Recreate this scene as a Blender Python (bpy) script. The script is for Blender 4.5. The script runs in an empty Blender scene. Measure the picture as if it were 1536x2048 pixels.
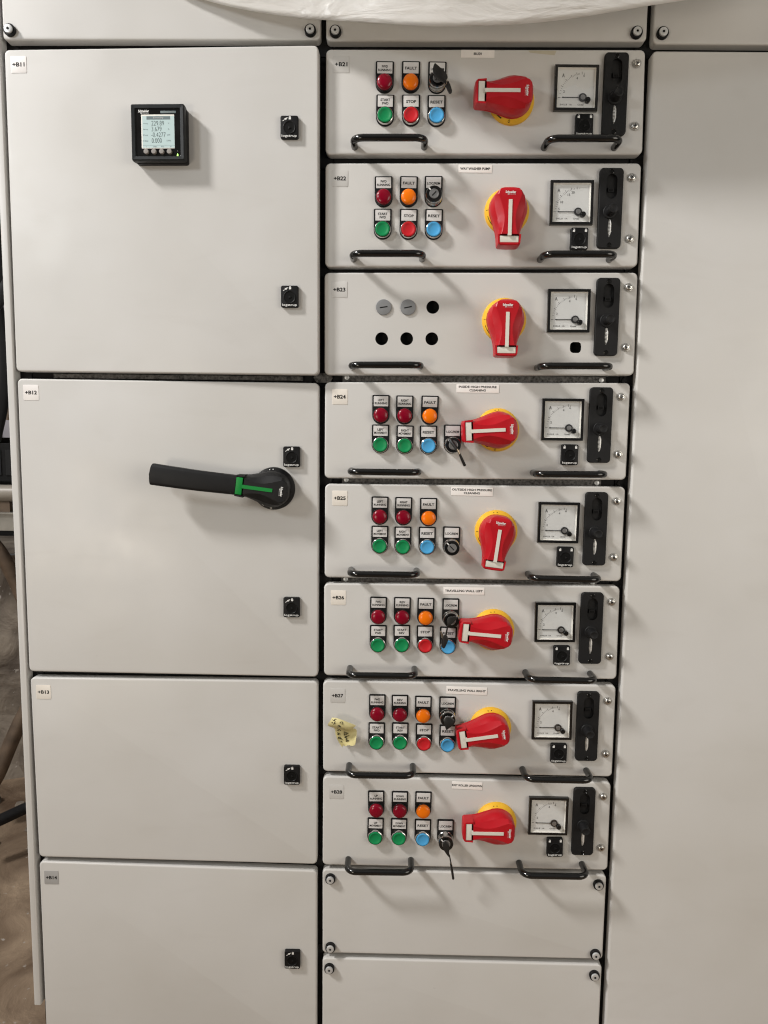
import bpy, math, random
from mathutils import Vector, Matrix
random.seed(4)
SC = bpy.context.scene
COL = SC.collection

# ------------------------------------------------------------------ camera (solved from the cabinet's own grid)
F, CX, CW, CD, RX, RY, RZ = 1474.454869, 130.065595, 666.480796, 1365.641057, 0.109756, 0.011671, 0.013183
FLOOR = 2000.0            # mm from the top row line down to the floor
def rot3(rx, ry, rz):
    c, s = math.cos, math.sin
    X = Matrix(((1,0,0),(0,c(rx),-s(rx)),(0,s(rx),c(rx))))
    Y = Matrix(((c(ry),0,s(ry)),(0,1,0),(-s(ry),0,c(ry))))
    Z = Matrix(((c(rz),-s(rz),0),(s(rz),c(rz),0),(0,0,1)))
    return Z @ Y @ X
RM = rot3(RX, RY, RZ)
cam_d = bpy.data.cameras.new('camera'); cam = bpy.data.objects.new('camera', cam_d); COL.objects.link(cam)
cam_d.sensor_fit = 'HORIZONTAL'; cam_d.sensor_width = 36; cam_d.lens = F/1536*36
cam_d.clip_start = 0.02; cam_d.clip_end = 60
def w3(v): return Vector((v[0], v[2], -v[1]))
r_, d_, f_ = w3(RM[0]), w3(RM[1]), w3(RM[2])
M = Matrix.Identity(4)
for i in range(3):
    M[i][0] = r_[i]; M[i][1] = -d_[i]; M[i][2] = -f_[i]
M.translation = Vector((CX/1000, -CD/1000, (FLOOR-CW)/1000))
cam.matrix_world = M
SC.camera = cam

# ------------------------------------------------------------------ world, lamps, exposure
wd = bpy.data.worlds.new('World'); SC.world = wd; wd.use_nodes = True
nt = wd.node_tree; nt.nodes.clear()
wo = nt.nodes.new('ShaderNodeOutputWorld'); wb = nt.nodes.new('ShaderNodeBackground')
wn = nt.nodes.new('ShaderNodeTexNoise'); wn.inputs['Scale'].default_value = 2.2; wn.inputs['Detail'].default_value = 3
wr = nt.nodes.new('ShaderNodeValToRGB')
wr.color_ramp.elements[0].position = .38; wr.color_ramp.elements[0].color = (.22,.215,.21,1)
wr.color_ramp.elements[1].position = .66; wr.color_ramp.elements[1].color = (1.0,.97,.93,1)
wc = nt.nodes.new('ShaderNodeTexCoord')
nt.links.new(wc.outputs['Generated'], wn.inputs['Vector']); nt.links.new(wn.outputs['Fac'], wr.inputs['Fac'])
ws = nt.nodes.new('ShaderNodeSeparateXYZ'); nt.links.new(wc.outputs['Generated'], ws.inputs[0])
wm = nt.nodes.new('ShaderNodeMapRange'); wm.inputs['From Min'].default_value = -.5; wm.inputs['From Max'].default_value = .8; wm.inputs['To Min'].default_value = .35; wm.inputs['To Max'].default_value = 1.5
nt.links.new(ws.outputs['Z'], wm.inputs['Value'])
wx = nt.nodes.new('ShaderNodeMix'); wx.data_type = 'RGBA'; wx.blend_type = 'MULTIPLY'; wx.inputs['Factor'].default_value = 1
nt.links.new(wr.outputs['Color'], wx.inputs['A']); nt.links.new(wm.outputs[0], wx.inputs['B']); nt.links.new(wx.outputs['Result'], wb.inputs['Color']); nt.links.new(wb.outputs[0], wo.inputs[0])
wb.inputs['Strength'].default_value = 0.28
def area(name, loc, target, size, power, color, shape='DISK', size_y=None, spread=None):
    d = bpy.data.lights.new(name, 'AREA'); d.shape = shape; d.size = size
    if size_y: d.size_y = size_y
    d.energy = power; d.color = color
    if spread: d.spread = math.radians(spread)
    o = bpy.data.objects.new(name, d); COL.objects.link(o); o.location = loc
    o.rotation_euler = (Vector(target)-Vector(loc)).to_track_quat('-Z', 'Y').to_euler()
    return o
area('hall_lamp', (-3.9, -1.95, 5.15), (.6, 0, 1.45), 0.72, 60, (1.0, .97, .94), spread=75)
area('upper_left_lamp', (-1.9, -1.75, 2.45), (-.2, 0, 1.5), 0.42, 3.9, (.93, .97, 1.0), spread=85)  # cool lamp at upper left, spread narrowed to favour the top left door
area('right_fill', (2.6, -2.2, 1.5), (1.0, 0, 1.1), 2.0, 36, (1.0, .93, .82))  # added fill lamp, lifts the low right side; no real source stands there
area('floor_side_lamp', (-1.5, -2.6, .80), (-.1, 0, 1.2), 0.7, 16, (1.0, .89, .74))
SC.view_settings.view_transform = 'Standard'; SC.view_settings.look = 'None'
SC.view_settings.exposure = 0.0; SC.view_settings.gamma = 1.0
SC.view_settings.use_curve_mapping = False
SC.render.engine = 'CYCLES'
SC.cycles.filter_width = 1.15
SC.render.resolution_x = 768; SC.render.resolution_y = 1024

# ------------------------------------------------------------------ materials
def mat(name, col, rough=.5, metal=0, spec=.5, coat=0, coat_r=.05, noise=None, bump=None, sub=0, emit=None, rvar=None, aniso=0):
    m = bpy.data.materials.new(name); m.use_nodes = True
    n = m.node_tree.nodes; l = m.node_tree.links; b = n['Principled BSDF']
    b.inputs['Base Color'].default_value = (*col, 1); b.inputs['Roughness'].default_value = rough
    b.inputs['Metallic'].default_value = metal; b.inputs['Specular IOR Level'].default_value = spec
    b.inputs['Coat Weight'].default_value = coat; b.inputs['Coat Roughness'].default_value = coat_r
    if emit: b.inputs['Emission Color'].default_value = (*emit[0], 1); b.inputs['Emission Strength'].default_value = emit[1]
    tc = n.new('ShaderNodeTexCoord')
    if noise:   # (scale, amount, detail)
        t = n.new('ShaderNodeTexNoise'); t.inputs['Scale'].default_value = noise[0]; t.inputs['Detail'].default_value = noise[2] if len(noise) > 2 else 4
        l.new(tc.outputs['Object'], t.inputs['Vector'])
        r = n.new('ShaderNodeValToRGB'); k = noise[1]
        r.color_ramp.elements[0].position = .3; r.color_ramp.elements[1].position = .7
        r.color_ramp.elements[0].color = (*[max(0, c*(1-k)) for c in col], 1); r.color_ramp.elements[1].color = (*[min(1, c*(1+k*.6)) for c in col], 1)
        l.new(t.outputs['Fac'], r.inputs['Fac']); l.new(r.outputs['Color'], b.inputs['Base Color'])
    if rvar:    # (scale, lo, hi)
        t = n.new('ShaderNodeTexNoise'); t.inputs['Scale'].default_value = rvar[0]; t.inputs['Detail'].default_value = 5
        l.new(tc.outputs['Object'], t.inputs['Vector'])
        q = n.new('ShaderNodeMapRange'); q.inputs['To Min'].default_value = rvar[1]; q.inputs['To Max'].default_value = rvar[2]
        q.inputs['From Min'].default_value = .3; q.inputs['From Max'].default_value = .7
        l.new(t.outputs['Fac'], q.inputs['Value']); l.new(q.outputs[0], b.inputs['Roughness'])
    if bump:    # (scale, strength, dist)
        t = n.new('ShaderNodeTexNoise'); t.inputs['Scale'].default_value = bump[0]; t.inputs['Detail'].default_value = 3
        l.new(tc.outputs['Object'], t.inputs['Vector'])
        p = n.new('ShaderNodeBump'); p.inputs['Strength'].default_value = bump[1]; p.inputs['Distance'].default_value = bump[2]
        l.new(t.outputs['Fac'], p.inputs['Height']); l.new(p.outputs[0], b.inputs['Normal'])
    return m
def paint(name, col):
    """powder coated sheet steel: fine orange peel, faint large smudges, a few specks of dirt"""
    m = mat(name, col, .42, spec=.45)
    n = m.node_tree.nodes; l = m.node_tree.links; b = n['Principled BSDF']
    tc = n.new('ShaderNodeTexCoord'); g = n.new('ShaderNodeNewGeometry')
    t1 = n.new('ShaderNodeTexNoise'); t1.inputs['Scale'].default_value = 3.1; t1.inputs['Detail'].default_value = 6
    l.new(g.outputs['Position'], t1.inputs['Vector'])
    r1 = n.new('ShaderNodeValToRGB'); r1.color_ramp.elements[0].position = .32; r1.color_ramp.elements[1].position = .68
    r1.color_ramp.elements[0].color = (.955,.945,.93,1); r1.color_ramp.elements[1].color = (1.03,1.03,1.04,1)
    l.new(t1.outputs['Fac'], r1.inputs['Fac'])
    t2 = n.new('ShaderNodeTexVoronoi'); t2.inputs['Scale'].default_value = 22
    l.new(g.outputs['Position'], t2.inputs['Vector'])
    t3 = n.new('ShaderNodeTexNoise'); t3.inputs['Scale'].default_value = 4.0; l.new(g.outputs['Position'], t3.inputs['Vector'])
    r3 = n.new('ShaderNodeMapRange'); r3.inputs['From Min'].default_value = .58; r3.inputs['From Max'].default_value = .72
    r3.inputs['To Min'].default_value = 0; r3.inputs['To Max'].default_value = .03
    l.new(t3.outputs['Fac'], r3.inputs['Value'])
    lt = n.new('ShaderNodeMath'); lt.operation = 'LESS_THAN'
    l.new(t2.outputs['Distance'], lt.inputs[0]); l.new(r3.outputs[0], lt.inputs[1])
    mx = n.new('ShaderNodeMix'); mx.data_type = 'RGBA'; mx.blend_type = 'MULTIPLY'; mx.inputs['Factor'].default_value = 1
    mx.inputs['A'].default_value = (*col, 1); l.new(r1.outputs['Color'], mx.inputs['B'])
    m2 = n.new('ShaderNodeMix'); m2.data_type = 'RGBA'; m2.inputs['B'].default_value = (.12,.10,.08,1)
    sc_ = n.new('ShaderNodeMath'); sc_.operation = 'MULTIPLY'; sc_.inputs[1].default_value = .55
    l.new(lt.outputs[0], sc_.inputs[0]); l.new(sc_.outputs[0], m2.inputs['Factor'])
    l.new(mx.outputs['Result'], m2.inputs['A']); l.new(m2.outputs['Result'], b.inputs['Base Color'])
    # rubbed finger marks: long soft streaks
    mpx = n.new('ShaderNodeMapping'); mpx.inputs['Scale'].default_value = (5.5, 1, 17); mpx.inputs['Rotation'].default_value = (0, .5, 0); l.new(g.outputs['Position'], mpx.inputs[0])
    t7 = n.new('ShaderNodeTexNoise'); t7.inputs['Scale'].default_value = 1.0; t7.inputs['Detail'].default_value = 8; t7.inputs['Distortion'].default_value = 1.2; l.new(mpx.outputs[0], t7.inputs['Vector'])
    r7 = n.new('ShaderNodeMapRange'); r7.inputs['From Min'].default_value = .56; r7.inputs['From Max'].default_value = .78; r7.inputs['To Max'].default_value = .11; l.new(t7.outputs['Fac'], r7.inputs['Value'])
    m7 = n.new('ShaderNodeMix'); m7.data_type = 'RGBA'; m7.inputs['B'].default_value = (.40,.375,.34,1); l.new(r7.outputs[0], m7.inputs['Factor'])
    l.new(m2.outputs['Result'], m7.inputs['A']); l.new(m7.outputs['Result'], b.inputs['Base Color'])
    t4 = n.new('ShaderNodeTexNoise'); t4.inputs['Scale'].default_value = 7; t4.inputs['Detail'].default_value = 7; l.new(g.outputs['Position'], t4.inputs['Vector'])
    r4 = n.new('ShaderNodeMapRange'); r4.inputs['From Min'].default_value = .3; r4.inputs['From Max'].default_value = .7; r4.inputs['To Min'].default_value = .27; r4.inputs['To Max'].default_value = .50
    l.new(t4.outputs['Fac'], r4.inputs['Value']); l.new(r4.outputs[0], b.inputs['Roughness'])
    t5 = n.new('ShaderNodeTexNoise'); t5.inputs['Scale'].default_value = 420; t5.inputs['Detail'].default_value = 1; l.new(g.outputs['Position'], t5.inputs['Vector'])
    bp = n.new('ShaderNodeBump'); bp.inputs['Strength'].default_value = .10; bp.inputs['Distance'].default_value = .0006
    t6 = n.new('ShaderNodeTexNoise'); t6.inputs['Scale'].default_value = 5; t6.inputs['Detail'].default_value = 1; l.new(g.outputs['Position'], t6.inputs['Vector'])
    bp2 = n.new('ShaderNodeBump'); bp2.inputs['Strength'].default_value = .6; bp2.inputs['Distance'].default_value = .006
    l.new(t6.outputs['Fac'], bp2.inputs['Height']); l.new(t5.outputs['Fac'], bp.inputs['Height']); l.new(bp2.outputs[0], bp.inputs['Normal'])
    l.new(bp.outputs[0], b.inputs['Normal'])
    return m
K = {}
K['paint'] = paint('grey_powder_coat', (.565,.557,.537))
K['frame'] = mat('black_frame_steel', (.010,.010,.0105), .6, spec=.2, noise=(60,.5), rvar=(30,.5,.8))
K['inside'] = mat('dark_inside', (.006,.006,.006), .9)
K['zinc'] = mat('dusty_zinc', (.13,.125,.12), .6, metal=.55, noise=(220,.75,6), bump=(300,.4,.001))
K['bplas'] = mat('black_plastic', (.0075,.0075,.008), .45, spec=.22, noise=(80,.4), rvar=(50,.38,.54), bump=(900,.15,.0003))
K['bmatt'] = mat('matt_black_plastic', (.0065,.0065,.007), .48, spec=.3, rvar=(60,.5,.7), bump=(1200,.25,.0003))
K['bgloss'] = mat('gloss_black_plastic', (.006,.0058,.0055), .15, spec=.6, rvar=(40,.09,.2))
K['grip'] = mat('charcoal_grip', (.010,.010,.0105), .5, spec=.25, rvar=(40,.42,.6))
K['brec'] = mat('black_recess', (.003,.003,.003), .6, spec=.15)
K['chrome'] = mat('chrome', (.62,.61,.59), .14, metal=1, rvar=(90,.08,.24))
K['zincscrew'] = mat('bright_zinc', (.62,.61,.58), .26, metal=1, noise=(400,.35), rvar=(300,.15,.45))
K['steelcap'] = mat('satin_steel', (.62,.63,.63), .38, metal=.45, rvar=(200,.3,.45))
K['wheel'] = mat('polished_zinc', (.80,.79,.76), .3, metal=.6)
K['core'] = mat('lock_core', (.33,.33,.33), .38, metal=.8, rvar=(300,.3,.5))
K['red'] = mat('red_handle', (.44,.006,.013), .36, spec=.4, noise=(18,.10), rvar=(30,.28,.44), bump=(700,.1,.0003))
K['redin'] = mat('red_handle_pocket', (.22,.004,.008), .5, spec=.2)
K['yellow'] = mat('yellow_ring', (.78,.44,.03), .5, spec=.3, noise=(30,.12), rvar=(30,.42,.58))
K['bar'] = mat('off_white_bar', (.66,.64,.57), .45, noise=(50,.06))
K['green'] = mat('green_bar', (.004,.21,.035), .4, spec=.3)
K['legend'] = mat('legend_paper', (.60,.585,.57), .32, noise=(90,.05))
K['ink'] = mat('black_ink', (.008,.008,.008), .6, spec=.2)
K['inkw'] = mat('white_ink', (.72,.72,.70), .5)
K['wlabel'] = mat('white_label', (.80,.77,.75), .38, noise=(60,.03))
K['clabel'] = mat('cream_label', (.76,.715,.65), .4, noise=(60,.04))
K['flabel'] = mat('frosted_label', (.55,.54,.52), .22)
K['glabel'] = mat('grey_label', (.37,.365,.36), .3)
K['tlabel'] = mat('title_tape', (.82,.79,.76), .35, noise=(70,.03))
K['bred'] = mat('red_lens', (.20,.0,.012), .22, spec=.4, rvar=(80,.18,.28))
K['borange'] = mat('orange_lens', (.82,.17,.002), .22, spec=.4, rvar=(80,.18,.28))
K['cgreen'] = mat('green_cap', (.003,.22,.07), .42, spec=.3, rvar=(60,.36,.5))
K['cred'] = mat('red_cap', (.50,.012,.018), .42, spec=.3, rvar=(60,.36,.5))
K['cblue'] = mat('blue_cap', (.065,.33,.62), .42, spec=.3, rvar=(60,.36,.5))
K['plug'] = mat('grey_plug', (.20,.205,.21), .5, noise=(90,.1))
K['dinkg'] = mat('dial_print', (.10,.10,.10), .6)
K['dial'] = mat('dial_face', (.70,.71,.70), .45, coat=0)
K['bevelw'] = mat('clear_bevel', (.80,.78,.72), .2)
K['lcd'] = mat('screen_face', (.40,.50,.49), .3, emit=((.42,.53,.55), .24))
K['lcdink'] = mat('screen_ink', (.03,.05,.05), .5)
K['lcdgrey'] = mat('screen_grey', (.12,.16,.17), .5)
K['bevelm'] = mat('meter_bezel', (.010,.012,.013), .45, spec=.3, rvar=(60,.38,.55))
K['mbtn'] = mat('meter_button', (.26,.24,.22), .5)
K['led'] = mat('green_led', (.2,.6,.1), .4, emit=((.45,1,.15), 2.2))
K['note'] = mat('yellow_note', (.62,.55,.27), .7, noise=(40,.10))
K['keyp'] = mat('key_black', (.016,.015,.014), .4, spec=.3, rvar=(100,.3,.5))
K['keym'] = mat('key_metal', (.35,.29,.22), .35, metal=.9)
K['tape'] = mat('old_tape', (.48,.44,.34), .3)
# glass
g = bpy.data.materials.new('clear_cover'); g.use_nodes = True; n = g.node_tree.nodes; l = g.node_tree.links; n.clear()
o_ = n.new('ShaderNodeOutputMaterial'); mxs = n.new('ShaderNodeMixShader'); tr = n.new('ShaderNodeBsdfTransparent'); gl = n.new('ShaderNodeBsdfGlossy')
gl.inputs['Roughness'].default_value = .04; mxs.inputs[0].default_value = .15; l.new(tr.outputs[0], mxs.inputs[1]); l.new(gl.outputs[0], mxs.inputs[2]); l.new(mxs.outputs[0], o_.inputs[0])
tb = n.new('ShaderNodeTexNoise'); tb.inputs['Scale'].default_value = 22; gg = n.new('ShaderNodeNewGeometry'); l.new(gg.outputs['Position'], tb.inputs['Vector'])
bb = n.new('ShaderNodeBump'); bb.inputs['Distance'].default_value = .002; bb.inputs['Strength'].default_value = .5; l.new(tb.outputs['Fac'], bb.inputs['Height']); l.new(bb.outputs[0], gl.inputs['Normal'])
K['glass'] = g
# plastic dust sheet
s = bpy.data.materials.new('milky_plastic_sheet'); s.use_nodes = True; n = s.node_tree.nodes; l = s.node_tree.links
b = n['Principled BSDF']; b.inputs['Base Color'].default_value = (.92,.91,.89,1); b.inputs['Roughness'].default_value = .24
trn = n.new('ShaderNodeBsdfTranslucent'); trn.inputs['Color'].default_value = (.88,.86,.82,1)
ms = n.new('ShaderNodeMixShader'); ms.inputs[0].default_value = .5
l.new(b.outputs[0], ms.inputs[1]); l.new(trn.outputs[0], ms.inputs[2]); l.new(ms.outputs[0], n['Material Output'].inputs[0])
tw = n.new('ShaderNodeTexNoise'); tw.inputs['Scale'].default_value = 7; tw.inputs['Detail'].default_value = 4; tw.inputs['Distortion'].default_value = 2.5
tcc = n.new('ShaderNodeTexCoord'); mp = n.new('ShaderNodeMapping'); mp.inputs['Scale'].default_value = (.6,1,2.2)
l.new(tcc.outputs['Object'], mp.inputs[0]); l.new(mp.outputs[0], tw.inputs['Vector'])
bw = n.new('ShaderNodeBump'); bw.inputs['Strength'].default_value = .6; bw.inputs['Distance'].default_value = .010
l.new(tw.outputs['Fac'], bw.inputs['Height']); l.new(bw.outputs[0], b.inputs['Normal'])
K['sheet'] = s
# background surfaces
def ground(name, c0, c1, scale, bumpd):
    m = bpy.data.materials.new(name); m.use_nodes = True; n = m.node_tree.nodes; l = m.node_tree.links; b = n['Principled BSDF']; b.inputs['Roughness'].default_value = .9
    g = n.new('ShaderNodeNewGeometry'); t = n.new('ShaderNodeTexNoise'); t.inputs['Scale'].default_value = scale; t.inputs['Detail'].default_value = 9; t.inputs['Distortion'].default_value = .6
    l.new(g.outputs['Position'], t.inputs['Vector']); r = n.new('ShaderNodeValToRGB'); r.color_ramp.elements[0].position = .33; r.color_ramp.elements[1].position = .68
    r.color_ramp.elements[0].color = (*c0,1); r.color_ramp.elements[1].color = (*c1,1); l.new(t.outputs['Fac'], r.inputs['Fac'])
    t2 = n.new('ShaderNodeTexNoise'); t2.inputs['Scale'].default_value = scale*9; t2.inputs['Detail'].default_value = 6; l.new(g.outputs['Position'], t2.inputs['Vector'])
    r2 = n.new('ShaderNodeValToRGB'); r2.color_ramp.elements[0].position = .66; r2.color_ramp.elements[1].position = .74
    r2.color_ramp.elements[0].color = (0,0,0,1); r2.color_ramp.elements[1].color = (1,1,1,1); l.new(t2.outputs['Fac'], r2.inputs['Fac'])
    mx = n.new('ShaderNodeMix'); mx.data_type = 'RGBA'; mx.inputs['B'].default_value = (.42,.38,.34,1); l.new(r2.outputs['Color'], mx.inputs['Factor']); l.new(r.outputs['Color'], mx.inputs['A'])
    l.new(mx.outputs['Result'], b.inputs['Base Color'])
    bp = n.new('ShaderNodeBump'); bp.inputs['Distance'].default_value = bumpd; l.new(t.outputs['Fac'], bp.inputs['Height']); l.new(bp.outputs[0], b.inputs['Normal'])
    return m
K['floor'] = ground('dusty_concrete_floor', (.11,.068,.04), (.34,.25,.17), 5, .03)
K['wall'] = ground('rough_concrete_wall', (.11,.088,.07), (.34,.29,.235), 6, .04)
K['cable'] = mat('black_cable', (.012,.012,.013), .5, spec=.3)
K['conduit'] = mat('brown_conduit', (.13,.09,.06), .6, noise=(20,.4))
K['pipe'] = mat('grey_pipe', (.30,.27,.23), .4, noise=(14,.3))
K['alu'] = mat('aluminium_channel', (.42,.40,.36), .35, metal=.6, noise=(20,.2))
K['curtain'] = mat('pale_cloth', (.50,.48,.52), .8, noise=(6,.2))

# ------------------------------------------------------------------ geometry helpers (front view coordinates: x right, y up, z out of the wall, mm)
def V(x, y, z=0): return Vector((x/1000, -z/1000, y/1000))
def at(u, v, h=0):
    """point seen at photo position u, v on the plane h mm in front of the cabinet front (survey of the photo)"""
    d = RM.transposed() @ Vector(((u-768)/F, (v-1024)/F, 1.0))
    t = (CD-h)/d[2]
    return (CX+d[0]*t, FLOOR-(CW+d[1]*t), h)
class MB:
    def __init__(s): s.v = []; s.f = []; s.m = []; s.mats = []
    def mi(s, m):
        m = K[m]
        if m not in s.mats: s.mats.append(m)
        return s.mats.index(m)
    def poly(s, pts, m):
        i = len(s.v); s.v += [tuple(p) for p in pts]; s.f.append(list(range(i, i+len(pts)))); s.m.append(s.mi(m))
    def loops(s, L, m, cap0=False, cap1=True, mcap=None):
        n_ = len(L[0]); i0 = len(s.v); k = s.mi(m)
        for lp in L: s.v += [tuple(p) for p in lp]
        for a in range(len(L)-1):
            for j in range(n_):
                q = i0+a*n_; j2 = (j+1) % n_
                s.f.append([q+j, q+j2, q+n_+j2, q+n_+j]); s.m.append(k)
        if cap0: s.f.append([i0+j for j in range(n_)][::-1]); s.m.append(k)
        if cap1: s.f.append([i0+(len(L)-1)*n_+j for j in range(n_)]); s.m.append(s.mi(mcap) if mcap else k)
    def rrect(s, cx, cy, w, h, r, z0, z1, m, bev=.6, seg=5, back=True, mcap=None):
        L = []
        prof = [(0, z0)] + [(bev*(1-math.cos(a)), z1-bev+bev*math.sin(a)) for a in (0, math.pi/6, math.pi/3, math.pi/2)]
        for ins, z in prof: L.append(rr(cx, cy, w-2*ins, h-2*ins, max(.01, r-ins), z, seg))
        s.loops(L, m, cap0=back, mcap=mcap)
    def lathe(s, cx, cy, prof, m, n=28, cap0=False, cap1=True, a0=0, sx=1, mcap=None):
        L = [[(cx+sx*r*math.cos(a0+2*math.pi*j/n), cy+r*math.sin(a0+2*math.pi*j/n), z) for j in range(n)] for r, z in prof]
        s.loops(L, m, cap0=cap0, cap1=cap1, mcap=mcap)
    def tube(s, P, r, m, n=12):
        P = [Vector(p) for p in P]; L = []; nrm = None
        rs = r if isinstance(r, (list, tuple)) else [r]*len(P)
        for i, p in enumerate(P):
            t = (P[min(i+1, len(P)-1)]-P[max(i-1, 0)]).normalized()
            if nrm is None: nrm = t.orthogonal().normalized()
            nrm = (nrm - t*nrm.dot(t)).normalized(); b_ = t.cross(nrm)
            L.append([p+rs[i]*(math.cos(2*math.pi*j/n)*nrm+math.sin(2*math.pi*j/n)*b_) for j in range(n)])
        s.loops(L, m, cap0=True, cap1=True)
    def box(s, x0, x1, y0, y1, z0, z1, m):
        a = [(x0,y0),(x1,y0),(x1,y1),(x0,y1)]
        s.loops([[(x,y,z0) for x,y in a], [(x,y,z1) for x,y in a]], m, cap0=True)
    def prism(s, pts, z0, z1, m, bev=0):
        if bev:
            cx = sum(p[0] for p in pts)/len(pts); cy = sum(p[1] for p in pts)/len(pts)
            def sh(p):
                d = math.hypot(p[0]-cx, p[1]-cy) or 1; return (p[0]-(p[0]-cx)/d*bev, p[1]-(p[1]-cy)/d*bev)
            s.loops([[(x,y,z0) for x,y in pts], [(x,y,z1-bev) for x,y in pts], [(*sh(p), z1) for p in pts]], m, cap0=True)
        else: s.loops([[(x,y,z0) for x,y in pts], [(x,y,z1) for x,y in pts]], m, cap0=True)
    def text(s, txt, cx, cy, z, w, h, m, bold=.02, ang=0, spacing=1, keep=False, shear=0):
        vs, fs = text_mesh(txt, bold, spacing, shear)
        x0 = min(p[0] for p in vs); x1 = max(p[0] for p in vs); y0 = min(p[1] for p in vs); y1 = max(p[1] for p in vs)
        sy = h/(y1-y0) if h else w/(x1-x0); sx = w/(x1-x0) if w else sy
        ca, sa = math.cos(ang), math.sin(ang); i = len(s.v); k = s.mi(m)
        for p in vs:
            x = (p[0]-(x0+x1)/2)*sx; y = (p[1]-(y0+y1)/2)*sy
            s.v.append((cx+x*ca-y*sa, cy+x*sa+y*ca, z))
        for f in fs: s.f.append([i+q for q in f]); s.m.append(k)
    def mesh(s, name, smooth=35):
        me = bpy.data.meshes.new(name); me.from_pydata([V(*p) for p in s.v], [], s.f)
        for m in s.mats: me.materials.append(m)
        for p, k in zip(me.polygons, s.m): p.material_index = k; p.use_smooth = True
        me.validate(); me.update(); me.set_sharp_from_angle(angle=math.radians(smooth))
        return me
def rr(cx, cy, w, h, r, z, seg=5):
    out = []
    for qx, qy, a0 in ((1,1,0),(-1,1,90),(-1,-1,180),(1,-1,270)):
        for i in range(seg+1):
            a = math.radians(a0+90*i/seg)
            out.append((cx+qx*(w/2-r)+r*math.cos(a), cy+qy*(h/2-r)+r*math.sin(a), z))
    return out
_T = {}
def text_mesh(txt, bold, spacing, shear=0):
    k = (txt, bold, spacing, shear)
    if k not in _T:
        c = bpy.data.curves.new('t', 'FONT'); c.body = txt; c.resolution_u = 3; c.offset = bold; c.space_character = spacing; c.fill_mode = 'FRONT'; c.shear = shear
        o = bpy.data.objects.new('t', c); COL.objects.link(o)
        me = bpy.data.meshes.new_from_object(o.evaluated_get(bpy.context.evaluated_depsgraph_get()))
        _T[k] = ([tuple(v.co) for v in me.vertices], [list(p.vertices) for p in me.polygons])
        bpy.data.objects.remove(o); bpy.data.meshes.remove(me); bpy.data.curves.remove(c)
    return _T[k]
def obj(name, me, parent=None, loc=(0,0,0), ang=0, tilt=0):
    """loc in front coordinates relative to the parent; ang = turn in the panel plane"""
    o = bpy.data.objects.new(name, me); COL.objects.link(o); o.location = V(*loc)
    o.rotation_euler = (0, -ang, tilt)
    if parent: o.parent = parent
    return o
def tag(o, label=None, cat=None, group=None, kind=None):
    if label: o['label'] = label
    if cat: o['category'] = cat
    if group: o['group'] = group
    if kind: o['kind'] = kind
    return o
class Root:
    """thing: an Empty; keeps its plane so that photo positions can be turned into local coordinates"""
    def __init__(s, name, label, cat, p, group=None, tilt=0, parent=None):
        s.p = p; s.t = tilt; s.o = obj(name, None, parent, p, 0, -tilt) if not parent else None; s.a = (name, parent); s.lab = label
        if s.o: tag(s.o, label, cat, group)
    def body(s, me):
        s.o = obj(s.a[0], me, s.a[1], s.p, 0, -s.t); s.o['label'] = s.lab
    def loc(s, u, v, h=0):
        if not s.t:
            q = at(u, v, s.p[2]+h); return (q[0]-s.p[0], q[1]-s.p[1], h)
        z = h
        for _ in range(8):
            q = at(u, v, s.p[2]+z); x = q[0]-s.p[0]
            lx = (x + h*math.sin(s.t))/math.cos(s.t); z = lx*math.sin(s.t)+h*math.cos(s.t)
        return (lx, q[1]-s.p[1], h)

# ------------------------------------------------------------------ panels
PT = 20.0
def quad_round(q, ins, r, z, seg=6):
    """q: TL,TR,BR,BL -> rounded outline, counter clockwise, inset by ins"""
    P = [Vector((p[0], p[1])) for p in (q[1], q[0], q[3], q[2])]   # TR, TL, BL, BR (ccw)
    out = []; n_ = 4; r2 = max(.3, r-ins)
    for i in range(4):
        p = P[i]; a = (P[(i-1) % 4]-p).normalized(); b_ = (P[(i+1) % 4]-p).normalized()
        c = p + (a+b_)*(r)                      # near-right corners
        a0 = math.degrees(math.atan2(-b_.y, -b_.x)); 
        for j in range(seg+1):
            t = math.radians(a0+90*j/seg); out.append((c.x+r2*math.cos(t), c.y+r2*math.sin(t), z))
    return out
def panel_mesh(q, r=8, holes=(), thick=PT, bev=3.2, extra=None, name='panel'):
    mb = MB(); prof = [(0, -thick)] + [(bev*(1-math.cos(a)), -bev+bev*math.sin(a)) for a in [math.pi/2*k/5 for k in range(6)]]
    L = [quad_round(q, i_, r, z) for i_, z in prof]
    mb.loops(L, 'paint', cap1=not holes)
    if holes:
        import bmesh
        bm = bmesh.new(); edges = []
        for lp in [L[-1]]+list(holes):
            vs = [bm.verts.new((p[0], p[1], 0)) for p in lp]
            for a in range(len(vs)): edges.append(bm.edges.new((vs[a], vs[(a+1) % len(vs)])))
        bmesh.ops.triangle_fill(bm, edges=edges, use_beauty=True)
        bm.verts.index_update(); i = len(mb.v); k = mb.mi('paint')
        for v in bm.verts: mb.v.append((v.co.x, v.co.y, 0))
        for f in bm.faces:
            idx = [i+v.index for v in f.verts]
            if f.normal.z < 0: idx = idx[::-1]
            mb.f.append(idx); mb.m.append(k)
        bm.free()
        for lp in holes: mb.loops([[(p[0],p[1],0) for p in lp][::-1], [(p[0],p[1],-2) for p in lp][::-1]], 'paint', cap1=False)
        x0 = min(p[0] for p in q)+12; x1 = max(p[0] for p in q)-12; y0 = min(p[1] for p in q)+12; y1 = max(p[1] for p in q)-12
        mb.poly([(x0,y0,-19),(x1,y0,-19),(x1,y1,-19),(x0,y1,-19)], 'inside')
    if extra: extra(mb)
    return mb.mesh(name)

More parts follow.
